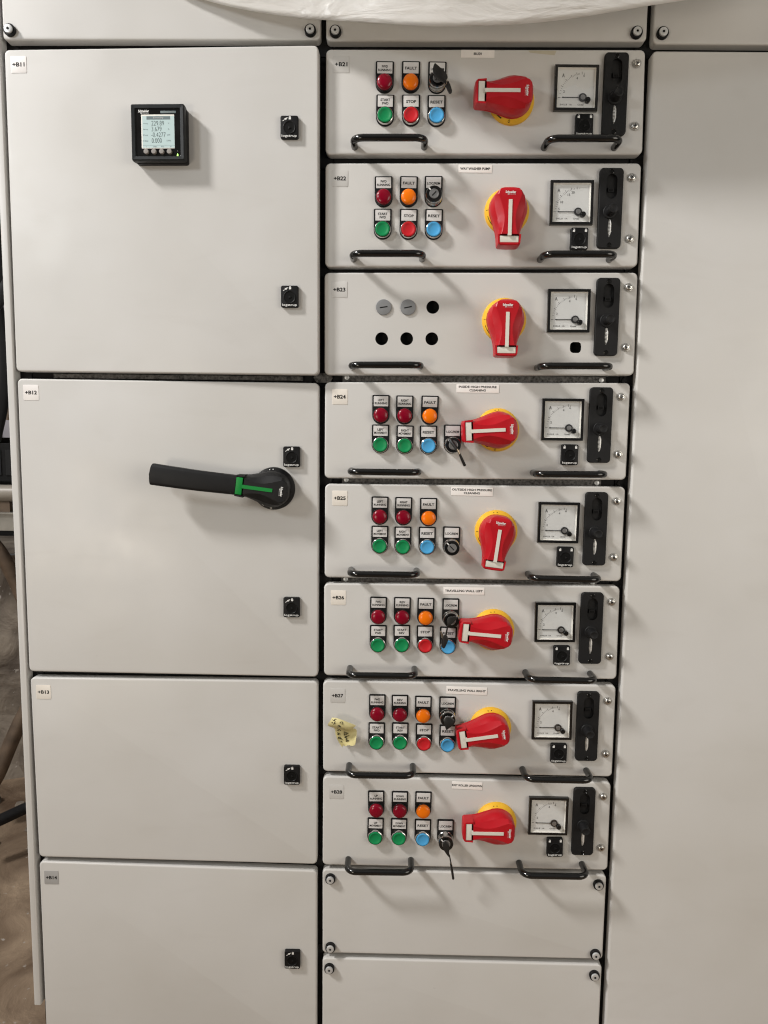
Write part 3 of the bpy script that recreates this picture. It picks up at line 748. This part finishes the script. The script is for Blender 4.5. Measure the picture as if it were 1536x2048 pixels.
for k_, (a, b_, u_) in enumerate([('Vavg','229.89','V'), ('Iavg','3.679','A'), ('Ptot','-0.4277','kW'), ('E Del','0.000','kWh')]):
    y = 15.2-9.5*k_; w_ = {'229.89':22,'3.679':17.5,'-0.4277':25,'0.000':17.5}[b_]
    mb.text(b_, -11+w_/2+(-.5 if b_[0] == '-' else 0), y, 22.3, w_, 7.6, 'lcdink', -.012)
    mb.text(a, -21.5, y-.6, 22.3, 8, 2.4, 'lcdgrey', 0); mb.text(u_, 19, y-.3, 22.3, None, 2.6, 'lcdgrey', 0)
mb.box(-27, 29, -21.3, -21.0, 22.12, 22.2, 'lcdgrey')
for x, t in ((-21,'I'),(-6,'Unbl'),(8,'Pwr'),(22,'>')): mb.text(t, x, -23.4, 22.3, None, 2.2, 'lcdgrey', 0)
obj('screen', mb.mesh('screen'), PM)
for k_ in range(4):
    mb = MB(); mb.lathe(0, 0, [(4.3,21.5),(4.3,25.4),(3.9,26.2),(.3,26.4)], 'mbtn', 22); obj('button', mb.mesh('button'), PM, (-20.5+13.6*k_, -32.2, 0))
mb = MB(); mb.prism([(32.4,-38.8),(35,-38.8),(35,-36.6),(33.9,-34.4),(32.9,-36.6)], 21.6, 22.1, 'led'); mb.lathe(33.9, -30.6, [(.7,21.6),(.6,22.0)], 'mbtn', 10)
obj('status_light', mb.mesh('status_light'), PM)

# long black lever on the second door
c = D12.loc(546.5, 977.5, 10); A = math.radians(173)
mb = MB(); mb.lathe(0,0,[(37,0),(37,3)],'bplas',40)
RH = obj('isolator_switch', None, None, on_door(D12, c)); tag(RH, 'black isolator switch with long lever and green indicator, on the +B12 door', 'isolator switch')
obj('base_ring', RINGB, RH); kn = obj('hub', KNOBB, RH, (0,0,0), A); obj('green_indicator', BARG, kn); obj('grip', GRIP, RH, (0,0,0), A)

# ------------------------------------------------------------------ the eight drawers
TX = {'FR':'FWD\nRUNNING','RR':'REV\nRUNNING','F':'FAULT','L':'LOC/REM','SF':'START\nFWD','SR':'START\nREV','S':'STOP','R':'RESET','LR':'LEFT\nRUNNING','GR':'RIGHT\nRUNNING',
      'LM':'LEFT\nMOVEMENT','GM':'RIGHT\nMOVEMENT','UR':'UP\nRUNNING','DR':'DOWN\nRUNNING','UM':'UP\nMOVEMENT','DM':'DOWN\nMOVEMENT'}
KIND = {'FR':'R','RR':'R','LR':'R','GR':'R','UR':'R','DR':'R','F':'O','SF':'g','SR':'g','LM':'g','GM':'g','UM':'g','DM':'g','S':'r','R':'b'}
DR = [
 dict(n=21, px=[(652,98),(1291,99),(1285,309),(651,309)], id=(682.4,128.5), idm='flabel', t=[('BRUSH',14)], tr=(922,100,989,115.6), knob=(1023.9,199.9,180), am=(1152.9,175.2,4), lock=(1168.9,249.9), lat=(1230.8,187.9),
  sc=[(1273.7,127.2),(1269.2,252.7)], h1=(711,294,846.7,294), h2=(1088.9,295.5,1227.3,295.5), sel=(135,45),
  b=[('FR',769.4,154.1),('F',821.6,154),('L',874.3,154.8),('SF',770.3,220.6),('S',822.1,220.6),('R',873,221.6)], lab='topmost drawer front, with the BRUSH title strip, marked +B21'),
 dict(n=22, px=[(651,326),(1283,326),(1275,534),(650,534)], id=(679.8,356.8), idm='flabel', t=[('WAY WASHER PUMP',53)], tr=(916.8,329.5,983.8,345.5), knob=(1014.5,421.5,270), am=(1143.7,404.8,20), lock=(1159,477.2), lat=(1220.9,416.5),
  sc=[(1263.3,355.5),(1259,477.9)], h1=(708.7,518,842.7,518), h2=(1081.2,519.3,1217,519.3), sel=(135,45),
  b=[('FR',767.3,383.3),('F',817.4,383.2),('L',867.1,382.8),('SF',765.4,448),('S',817.2,448.4),('R',867.6,448.6)], lab='drawer front with the WAY WASHER PUMP title strip, marked +B22'),
 dict(n=23, px=[(649,545),(1276,545),(1268,751),(649,750)], id=(678.7,579.2), idm='paint', t=None, knob=(1009.1,640,270), am=(1137.9,621.4,4), lock=None, lat=(1214.6,633.9),
  sc=[(1257.2,574.9),(1251.6,694.8)], h1=(706.8,734,838,734), h2=(1073.6,735.7,1210.8,736), sel=None, b=[], lab='drawer front with open holes and grey plugs instead of buttons, marked +B23'),
 dict(n=24, px=[(650,764),(1261,766),(1252,960),(649,956.5)], id=(679.6,793.4), idm='clabel', t=[('INSIDE HIGH PRESSURE',69),('CLEANING',30)], tr=(912.6,769,998,785.5), knob=(995.7,859.9,183.5), am=(1125.7,839.3,4), lock=(1139.7,909.6), lat=(1200.6,850.5),
  sc=[(1242.5,793.8),(1236.4,909.1)], h1=(705.5,941,833.5,942.5), h2=(1065.5,945.5,1200,946.5), sel=(135,-50),
  b=[('LR',761.9,819),('GR',809.4,820.1),('F',859.6,820.6),('LM',760.9,878),('GM',809.7,879.7),('R',856.8,880.1),('L',905.1,878.3)], lab='drawer front with the INSIDE HIGH PRESSURE CLEANING title strip, marked +B24'),
 dict(n=25, px=[(650,968),(1251,974),(1242,1163),(649,1155)], id=(679.6,996.2), idm='clabel', t=[('OUTSIDE HIGH PRESSURE',74),('CLEANING',30)], tr=(902,974.5,985.7,991.5), knob=(993,1063.3,263), am=(1117.4,1045.5,4), lock=(1130.8,1114.3), lat=(1191.2,1058.1),
  sc=[(1233.5,1002.7),(1227.3,1114.5)], h1=(704.4,1139.5,831,1141.3), h2=(1056,1147.7,1187,1150.5), sel=(135,-45),
  b=[('LR',759.8,1021.5),('GR',806.9,1022.7),('F',857,1024.3),('LM',759.5,1079.8),('GM',805.7,1081.5),('R',854.2,1081.9),('L',902.7,1081.5)], lab='drawer front with the OUTSIDE HIGH PRESSURE CLEANING title strip, marked +B25'),
 dict(n=26, px=[(648,1167),(1240,1173),(1233,1359),(648,1351)], id=(676.6,1195.1), idm='clabel', t=[('TRAVELLING WALL LEFT',71)], tr=(886.6,1174.5,968.8,1189), knob=(987.3,1261.2,175.5), am=(1110.5,1244.9,4), lock=(1123.9,1311.5), lat=(1182.7,1257),
  sc=[(1223.3,1203.8),(1218.9,1312.9)], h1=(701.4,1336,827.5,1337.5), h2=(1050.6,1344.4,1179.8,1347), sel=(45,45),
  b=[('FR',756.7,1221.4),('RR',804.5,1222.1),('F',851.4,1223.5),('L',901.3,1224.7),('SF',756.2,1277.6),('SR',803.6,1277.4),('S',850.2,1278.6),('R',896.2,1281.2)], lab='drawer front with the TRAVELLING WALL LEFT title strip, marked +B26'),
 dict(n=27, px=[(646,1362),(1232,1371),(1224,1554),(646,1543)], id=(675.2,1391.2), idm='flabel', t=[('TRAVELLING WALL RIGHT',73)], tr=(892.4,1373.5,974,1388.7), knob=(981.6,1457.1,189), am=(1104.4,1441.3,4), lock=(1117.7,1507.1), lat=(1175.1,1453.4),
  sc=[(1215.4,1402),(1211.2,1507.8)], h1=(699.8,1530,824,1531.5), h2=(1045.5,1538,1171.6,1540.5), sel=(45,45),
  b=[('FR',754.6,1415.9),('RR',799.8,1417),('F',846.5,1419.1),('L',894.8,1420.5),('SF',753.2,1471.9),('SR',800.3,1472.1),('S',847.9,1474.2),('R',895,1476.8)], lab='drawer front with the TRAVELLING WALL RIGHT title strip, marked +B27'),
 dict(n=28, px=[(646,1553),(1222,1565),(1215,1741),(645,1730)], id=(673,1583.7), idm='flabel', t=[('EXIT ROLLER UP/DOWN',58)], tr=(903.7,1563.5,964.6,1578.5), knob=(992.8,1646.9,180), am=(1096.9,1633,4), lock=(1110,1695.4), lat=(1167.2,1643.9),
  sc=[(1206.3,1593.2),(1201.8,1695.6)], h1=(697.9,1718,820.5,1719.5), h2=(1039.3,1725,1162.2,1727.5), sel=(135,-80),
  b=[('UR',752.5,1608),('DR',799.6,1609),('F',846.5,1609.7),('UM',750.9,1661.9),('DM',798,1662.9),('R',845.5,1664.7),('L',890.8,1665.5)], lab='lowest drawer front, with the EXIT ROLLER UP/DOWN title strip, marked +B28'),
]
ROOTS = {}; SELPOS = {}
for D in DR:
    P = [at(u, v) for u, v in D['px']]
    base = ((P[3][0]+P[2][0])/2, min(P[2][1], P[3][1]), 0)
    R = Root('drawer_front', D['lab'], 'drawer', base, 'drawer fronts of the middle column'); ROOTS[D['n']] = R
    q = [(p[0]-base[0], p[1]-base[1]) for p in P]
    holes = []
    if D['n'] == 23:
        for u, v in ((865.5,614.4),(763.3,677.4),(813.4,677.4),(863.6,677.6)):
            c = R.loc(u, v); holes.append([(c[0]+11.6*math.cos(2*math.pi*j/32), c[1]+11.6*math.sin(2*math.pi*j/32)) for j in range(32)])
        c = R.loc(1151.3, 695); holes.append([(p[0], p[1]) for p in rr(c[0], c[1], 20.5, 19.5, 6.5, 0, 4)])
    if D['n'] == 21:
        def ex(m, R=R):
            a = R.loc(1082, 99.5); m.poly([(a[0]-19,a[1]-5,.12),(a[0]+24,a[1]-9,.12),(a[0]+27,a[1]-1.5,.12),(a[0]-22,a[1]-1.5,.12)], 'tape')
    else: ex = None
    obj('front_panel', panel_mesh(q, 9, holes, extra=ex), R.o)
    obj('id_label', idlabel('+B%d' % D['n'], D['idm']), R.o, R.loc(*D['id'], .3))
    if D['t']:
        x0, y0, x1, y1 = D['tr']; a = R.loc((x0+x1)/2, (y0+y1)/2, .3); wA = R.loc(x1, y0)[0]-R.loc(x0, y0)[0]; hA = R.loc(x0, y0)[1]-R.loc(x0, y1)[1]
        mb = MB(); mb.rrect(0, 0, wA, hA, .5, 0, .3, 'tlabel', .1, 2)
        if len(D['t']) == 1: mb.text(D['t'][0][0], 0, 0, .4, D['t'][0][1], 4.4, 'ink', .032)
        else:
            mb.text(D['t'][0][0], 0, 3.1, .4, D['t'][0][1], 4.1, 'ink', .032); mb.text(D['t'][1][0], 0, -3.1, .4, D['t'][1][1], 4.1, 'ink', .032)
        obj('title_label', mb.mesh('title_label'), R.o, a, math.radians({27:-1.2, 28:-1.6, 25:-.6}.get(D['n'], 0)))
    for code, u, v in D['b']:
        c = R.loc(u, v, 3); c = (c[0], c[1], 0); j = math.radians(random.uniform(-.9, .9))
        nm = 'key_selector' if code == 'L' else ('pilot_light' if KIND[code] in 'RO' else 'push_button')
        h_ = obj(nm, HOLDER, R.o, c, j)
        obj('legend_plate', legend_mesh(TX[code]), h_)
        if code == 'L':
            an, ks = D['sel']; obj('selector_barrel', SELB, h_, (0,-10.5,3)); obj('selector_ring', selector_front(math.radians(an)), h_, (0,-10.5,3)); obj('lock_core', selector_core(math.radians(ks)), h_, (0,-10.5,3))
            SELPOS[D['n']] = (R, c)
            h_['label'] = 'key switch for local or remote'
        elif KIND[code] in 'RO':
            obj('collar', COLLAR, h_, (0,-10.5,2)); obj('lens', LENS[KIND[code]], h_, (0,-10.5,0)); h_['label'] = {'R':'dark red','O':'orange'}[KIND[code]]+' pilot light reading '+TX[code].replace('\n', ' ')
        else:
            obj('chrome_ring', RING, h_, (0,-10.5,3)); obj('button_cap', CAPS[KIND[code]], h_, (0,-10.5,3), random.uniform(0,6)); h_['label'] = {'g':'green','r':'red','b':'blue'}[KIND[code]]+' push button reading '+TX[code].replace('\n', ' ')
    if D['n'] == 23:
        for u, v in ((767.3,614.4),(816.1,614.6)):
            c = R.loc(u, v, 2); obj('hole_plug', PLUG, R.o, (c[0], c[1], 0), random.uniform(-.05,.05))
    # turning handle
    u, v, a = D['knob']; c = R.loc(u, v, 9)
    y_ = obj('rotary_switch', RINGY, R.o, (c[0], c[1], 0)); kb_ = obj('red_handle', KNOB, y_, (0,0,0), math.radians(a)); obj('indicator_bar', BART, y_, (0,0,0), math.radians(a))
    u, v, sc_ = D['am']; c = R.loc(u, v, 7); fr0, di, pt, kn_, gl0 = AM[sc_]
    am_ = obj('ammeter', fr0, R.o, (c[0], c[1], 0), math.radians(random.uniform(-.5,.5))); obj('dial', di, am_); obj('pointer', pt, am_); obj('glass_cover', gl0, am_); obj('zero_adjuster', kn_, am_)
    if D['lock']: c = R.loc(*D['lock'], 7); obj('quarter_turn_lock', LOCKD, R.o, (c[0], c[1], 0), math.radians(random.uniform(-1.2,1.2)))
    c = R.loc(*D['lat'], 6); la = obj('latch_plate', LP, R.o, (c[0], c[1], 0)); obj('latch_knob', LK, la, (-1,-6.5,0)); obj('knurled_wheel', LW, la)
    for u, v in D['sc']: obj('screw', SCREW, R.o, R.loc(u, v, 1), random.uniform(0, 1.5))
    for k_ in ('h1', 'h2'):
        x0, y0, x1, y1 = D[k_]; a = R.loc(x0, y0); b_ = R.loc(x1, y1); me = HANDLE
        o = obj('pull_handle', me, R.o, ((a[0]+b_[0])/2, (a[1]+b_[1])/2, 0), math.atan2(b_[1]-a[1], b_[0]-a[0]))

# ------------------------------------------------------------------ keys left in the selectors
def flat(mb, pts, h0, th, m='keyp', tilt=0, bev=.5):
    P = [at(u, v, h0) for u, v in pts]; a = sum((P[i][0]*P[(i+1) % len(P)][1]-P[(i+1) % len(P)][0]*P[i][1]) for i in range(len(P)))
    if a < 0: P = P[::-1]
    for _ in range(2):
        Q = []
        for i in range(len(P)):
            p, q_ = P[i], P[(i+1) % len(P)]
            Q.append(tuple(.78*p[k_]+.22*q_[k_] for k_ in range(3))); Q.append(tuple(.22*p[k_]+.78*q_[k_] for k_ in range(3)))
        P = Q
    cx = sum(p[0] for p in P)/len(P); cy = sum(p[1] for p in P)/len(P)
    mb.loops([[(x,y,h0-th/2) for x,y,_ in P], [(x,y,h0+th/2-bev) for x,y,_ in P], [(cx+(x-cx)*.9, cy+(y-cy)*.9, h0+th/2) for x,y,_ in P]], m, cap0=True)
def ring3(mb, u, v, h, r, tiltv=.6, m='keym'):
    c = at(u, v, h); P = []
    for j in range(21):
        a = 2*math.pi*j/20; P.append((c[0]+r*math.cos(a)*.5, c[1]+r*math.sin(a), h+r*math.cos(a)*.85))
    mb.tube(P, .5, m, 6)
def bar3(mb, pts, r, m='keyp', n=8): mb.tube([at(u, v, h) for u, v, h in pts], r, m, n)
def key(n, label, build):
    R, c = SELPOS[n]; bx, by = R.p[0]+c[0], R.p[1]+c[1]-10.5
    mb = MB(); mb.box(bx-3.4, bx+3.4, by-.9, by+.9, 22, 34, 'keym')
    build(mb)
    for i, p in enumerate(mb.v): mb.v[i] = (p[0]-bx, p[1]-by, p[2])
    me = mb.mesh('key'); o = obj('key', me, None, (bx, by, 0)); tag(o, label, 'key', 'keys left in the selector switches')
def k21(mb):
    flat(mb, [(869,126),(875,131),(893,147),(896,157),(890,166),(878,160),(868,152),(865,139)], 40, 5)
    ring3(mb, 891, 163, 38, 5)
    flat(mb, [(890,160),(897,161),(905,183),(901,188),(897,185),(890,169)], 34, 4.5)
def k24(mb):
    bar3(mb, [(900,879,30),(908,890,36),(914,899,38)], 3.2); bar3(mb, [(914,898,38),(919,908,36)], 1.6, 'keym'); bar3(mb, [(918.5,906,36),(924,919,32),(929.5,931,26)], [1.8,2.6,2.7])
def k26(mb):
    f = lambda X, Y: (860+X/14.625, 1180+Y/14.625)
    flat(mb, [f(*p) for p in [(500,860),(550,790),(650,790),(770,750),(800,820),(710,920),(640,990),(530,1060),(500,1000)]], 40, 5)
    bar3(mb, [(*f(515,1040),36),(*f(490,1200),34),(*f(465,1330),30)], 1.4)
    flat(mb, [f(*p) for p in [(400,1320),(500,1330),(545,1440),(490,1560),(425,1710),(350,1690),(320,1540),(360,1400)]], 28, 4.5)
    flat(mb, [f(*p) for p in [(295,1200),(325,1190),(400,1350),(385,1400),(350,1440),(320,1330)]], 26, 2, 'keym')
def k27(mb):
    f = lambda X, Y: (870+X/14.63, 1380+Y/14.63)
    flat(mb, [f(*p) for p in [(270,880),(330,800),(440,800),(560,870),(575,930),(480,1060),(400,1110),(330,1180),(290,1050),(265,960)]], 42, 5)
def k28(mb):
    f = lambda X, Y: (880+X/8.53, 1560+Y/8.53)
    flat(mb, [f(*p) for p in [(40,1080),(90,1045),(150,1090),(160,1140),(155,1220),(165,1290),(148,1310),(60,1190)]], 42, 5)
    bar3(mb, [(*f(160,1280),40),(*f(172,1340),39),(*f(187,1420),37)], 1.2); ring3(mb, *f(188,1425), 36, 2.2)
    bar3(mb, [(*f(186,1430),36),(*f(205,1540),33),(*f(226,1685),28)], [2.0,2.3,2.4])
key(21, 'black-headed key with a second key hanging to the right, in the BRUSH drawer switch', k21)
key(24, 'dark key with a thin fob hanging down, in the INSIDE HIGH PRESSURE CLEANING drawer switch', k24)
key(26, 'black key with a spare dangling before a blue RESET button, TRAVELLING WALL LEFT drawer', k26)
key(27, 'single black-headed key turned down, in the TRAVELLING WALL RIGHT drawer switch', k27)
key(28, 'black key with a long thin fob reaching below the lowest drawer', k28)

# ------------------------------------------------------------------ handwritten yellow note, curled at the top and sides
def note():
    mb = MB(); f = lambda X, Y: (640+X/9.6, 1370+Y/9.6)
    # rows of (photo position, height): left..right
    rows = [ [((235,615),16),((330,630),19),((420,660),20),((520,700),19),((610,735),17),((690,765),14)],
             [((190,690),17),((300,700),22),((400,730),23),((500,770),22),((590,800),20),((665,800),16)],
             [((155,770),12),((270,780),18),((370,795),20),((480,830),20),((575,850),17),((640,820),13)],
             [((280,830),7),((350,850),8),((430,860),9),((520,880),10),((610,880),9),((700,850),8)],
             [((300,940),6),((370,940),5),((450,950),5),((530,960),5),((610,950),7),((705,940),12)],
             [((345,1060),9),((400,1060),4),((460,1060),3),((530,1060),3),((600,1050),6),((690,1040),14)],
             [((410,1160),13),((440,1130),7),((480,1125),4),((540,1115),4),((600,1110),7),((680,1110),14)],
             [((430,1195),15),((445,1150),8),((490,1165),5),((550,1145),5),((610,1160),9),((675,1140),13)] ]
    G = [[at(*f(*p), h) for p, h in r] for r in rows]
    # smooth by subdividing bilinearly
    def cr(a, b_, c, d, t): return tuple(.5*((2*b_[i])+(-a[i]+c[i])*t+(2*a[i]-5*b_[i]+4*c[i]-d[i])*t*t+(-a[i]+3*b_[i]-3*c[i]+d[i])*t**3) for i in range(3))
    def fine(L, k=4):
        out = []
        for i in range(len(L)-1):
            a = L[max(0,i-1)]; b_ = L[i]; c = L[i+1]; d = L[min(len(L)-1,i+2)]
            for j in range(k): out.append(cr(a, b_, c, d, j/k))
        out.append(L[-1]); return out
    G = [fine(r) for r in G]; G = [list(c) for c in zip(*[fine(list(c)) for c in zip(*G)])]
    base = at(*f(500, 1100), 2)
    G = [[(p[0]-base[0], p[1]-base[1], p[2]) for p in r] for r in G]
    nr, nc = len(G), len(G[0])
    i0 = len(mb.v); k = mb.mi('note')
    for r in G: mb.v += r
    for j in range(nr-1):
        for i in range(nc-1):
            a = i0+j*nc+i; mb.f.append([a, a+nc, a+nc+1, a+1]); mb.m.append(k)
    import bisect
    def hgt(x, y):
        best = min((abs(p[0]-x)**2+abs(p[1]-y)**2, p[2]) for r in G for p in r); return best[1]
    # handwriting strokes: letters lie turned on their side
    def stroke(pts, w=.55):
        P = []
        for X, Y in pts:
            u, v = f(X, Y); h = 8
            for _ in range(4):
                q_ = at(u, v, h+.5); h = hgt(q_[0]-base[0], q_[1]-base[1])
            q_ = at(u, v, h+.7); P.append((q_[0]-base[0], q_[1]-base[1], h+.7))
        mb.tube(P, w, 'ink', 5)
    S_ = [[(505,1075),(560,1060),(535,1030),(480,1050)][:2], [(500,1075),(505,1045),(560,1065)], [(500,1045),(520,1010),(470,1000)], [(480,1000),(560,960),(480,985)], [(470,960),(545,920),(465,890),(470,955)], [(505,945),(500,905)], [(455,830),(525,850)],
          [(350,1000),(400,1030),(395,1000),(360,990),(350,1030)], [(395,1010),(430,1040)], [(400,1085),(425,1080)], [(335,950),(395,935),(335,905),(350,950)], [(360,945),(365,910)], [(335,870),(380,850),(335,830)], [(380,850),(400,870)],
          [(325,800),(395,790),(370,770),(400,800)], [(380,725),(400,700),(430,700),(440,730),(425,750),(415,735)], [(345,770),(380,770)], [(270,735),(300,720),(280,705),(262,750)], [(240,660),(270,675),(300,645),(320,655)], [(222,720),(245,705)], [(275,650),(290,690)]]
    for s_ in S_: stroke(s_)
    o = obj('sticky_note', mb.mesh('note', 80), None, base); tag(o, 'crumpled yellow note with black handwriting stuck beside the TRAVELLING WALL RIGHT buttons', 'sticky note')
note()

# ------------------------------------------------------------------ plastic sheet hanging over the top
def sheet():
    mb = MB(); E_ = [(330,-26,8),(400,-2,12),(450,11,18),(500,22,24),(560,31,32),(620,38,42),(680,42,58),(740,45,74),(800,49,92),(850,52,104),(900,53,112),(950,52,118),(1010,50,124),(1060,47,128),(1110,42,130),(1150,36,132),(1190,30,134),(1230,23,136),(1280,14,138),(1330,6,138),(1400,-3,138),(1480,-14,138),(1560,-24,138),(1660,-36,138)]
    P = [at(u, v, h) for u, v, h in E_]
    rows = 14; G = []
    for j in range(rows+1):
        t = j/rows; r = []
        for i, p in enumerate(P):
            s_ = i/(len(P)-1); up = 420*t*(.35+.65*math.sin(math.pi*min(1, .15+s_*.9)))+(8 if t else 0)
            bulge = 26*math.sin(math.pi*min(1, t*1.4))*math.sin(math.pi*s_) - 30*t*t
            wr_ = 2.6*math.sin(s_*23+t*7)*t + 1.6*math.sin(s_*47-t*19)*min(1, t*3)+rnd.uniform(-.5,.5)
            r.append((p[0], p[1]+up, max(4, p[2]+bulge+wr_)))
        G.append(r)
    base = P[10]; G = [[(p[0]-base[0], p[1]-base[1], p[2]-base[2]) for p in r] for r in G]
    n_ = len(P); i0 = 0; k = mb.mi('sheet')
    for r in G: mb.v += r
    for j in range(rows):
        for i in range(n_-1):
            a = j*n_+i; mb.f.append([a, a+1, a+n_+1, a+n_]); mb.m.append(k)
    o = obj('plastic_sheet', mb.mesh('sheet', 180), None, base); tag(o, 'milky white plastic sheet hanging in a curve over the top panels', 'plastic sheet')
    m = o.modifiers.new('sub', 'SUBSURF'); m.levels = 2; m.render_levels = 2
    m = o.modifiers.new('th', 'SOLIDIFY'); m.thickness = .0008
sheet()

# ------------------------------------------------------------------ things seen in the narrow gap at the left
def strand(name, label, cat, pts, r, m, group=None):
    P = [at(u, v, h) for u, v, h in pts]; out = []
    for i in range(len(P)-1):
        a = P[max(0,i-1)]; b_ = P[i]; c = P[i+1]; d = P[min(len(P)-1,i+2)]
        for j in range(6):
            t = j/6; out.append(tuple(.5*((2*b_[k])+(-a[k]+c[k])*t+(2*a[k]-5*b_[k]+4*c[k]-d[k])*t*t+(-a[k]+3*b_[k]-3*c[k]+d[k])*t**3) for k in range(3)))
    out.append(P[-1]); base = out[0]
    mb = MB(); mb.tube([(p[0]-base[0], p[1]-base[1], p[2]-base[2]) for p in out], r, m, 10)
    tag(obj(name, mb.mesh(name, 80), None, base), label, cat, group)
G1 = 'cables behind the cabinet at the left'
strand('cable', 'black cable curving upward beside the +B11 door', 'cable', [(-60,660,-500),(-10,610,-520),(12,575,-560),(30,545,-600)], 16, 'cable', G1)
strand('cable', 'thick dark cable running straight down beside the +B12 tag', 'cable', [(-22,300,-640),(-30,500,-640),(-10,620,-640),(4,700,-640),(2,790,-640),(-16,880,-640)], 22, 'cable', G1)
strand('cable', 'black cable crossing low in front of the concrete, beside the +B14 door', 'cable', [(-60,1665,-700),(0,1640,-760),(50,1617,-820),(90,1600,-860)], 18, 'cable', G1)
strand('conduit', 'brown pipe slanting down to the right, beside the +B12 door', 'pipe', [(-30,1070,-900),(0,1105,-900),(30,1160,-920),(60,1230,-940)], 22, 'conduit', 'brown pipes at the left')
strand('conduit', 'brown pipe slanting down to the left, beside the +B13 door', 'pipe', [(70,1390,-1000),(45,1435,-980),(20,1490,-960),(-5,1550,-940),(-30,1590,-930)], 24, 'conduit', 'brown pipes at the left')
def hor(name, label, cat, fn, u, v, h):
    b_ = at(u, v, h); mb = MB(); fn(mb); tag(obj(name, mb.mesh(name, 50), None, b_), label, cat)
hor('horizontal_pipe', 'fat grey horizontal pipe in the gap left of the black lever door', 'pipe', lambda m: m.tube([(-500,0,0),(300,0,0)], 26, 'pipe', 20), 0, 986, -900)
def chan(m):
    m.box(-500, 300, -30, 22, -60, 0, 'alu'); m.box(-500, 300, 22.1, 27, -60, 8, 'alu'); m.box(-70, -20, -8, 4, .1, 1.2, 'brec'); m.box(-30, 8, 27, 60, -40, -10, 'conduit')
hor('steel_channel', 'pale metal channel running under the grey pipe at the left', 'channel', chan, 12, 1042, -880)
def cloth(m):
    P = [(-700+i*22, 0, 14*math.sin(i*1.1)+8*math.sin(i*2.3)) for i in range(50)]
    m.loops([[(x,0,z) for x,_,z in P]+[(x,0,z-3) for x,_,z in P[::-1]], [(x,520,z) for x,_,z in P]+[(x,520,z-3) for x,_,z in P[::-1]]], 'curtain', cap0=False, cap1=False)
hor('hanging_cloth', 'pale hanging cloth seen between the dark cables at the left', 'cloth', cloth, 0, 875, -1500)
hor('cable_tray', 'dark perforated tray behind the grey pipe at the left', 'cable tray', lambda m: [m.box(-500, 300, -60, 60, -40, 0, 'frame')]+[m.box(-480+k_*40, -455+k_*40, -40, 40, .5, 3, 'cable') for k_ in range(18)], 12, 925, -960)
strand('cable', 'thin brown cable hanging beside the thick dark one near the +B12 tag', 'cable', [(20,520,-760),(17,620,-760),(21,720,-760),(16,840,-760)], 7, 'conduit', G1)
def debris(m):
    rr_ = random.Random(9)
    for k in range(26):
        x = rr_.uniform(-500, 180); z = rr_.uniform(-260, 420); s_ = rr_.uniform(6, 26)
        pts = [(x+s_*rr_.uniform(.6,1.2)*math.cos(a), z+s_*rr_.uniform(.6,1.2)*math.sin(a)) for a in [2*math.pi*i/7 for i in range(7)]]
        hgt_ = s_*rr_.uniform(.3,.8)
        m.loops([[(px_, 0, pz) for px_, pz in pts], [(x+(px_-x)*.7, hgt_, z+(pz-z)*.7) for px_, pz in pts]], 'wall', cap1=True)
hor('rubble', None, None, debris, 20, 1650, -900)
bpy.data.objects['rubble']['kind'] = 'stuff'; bpy.data.objects['rubble'].location.z = .002
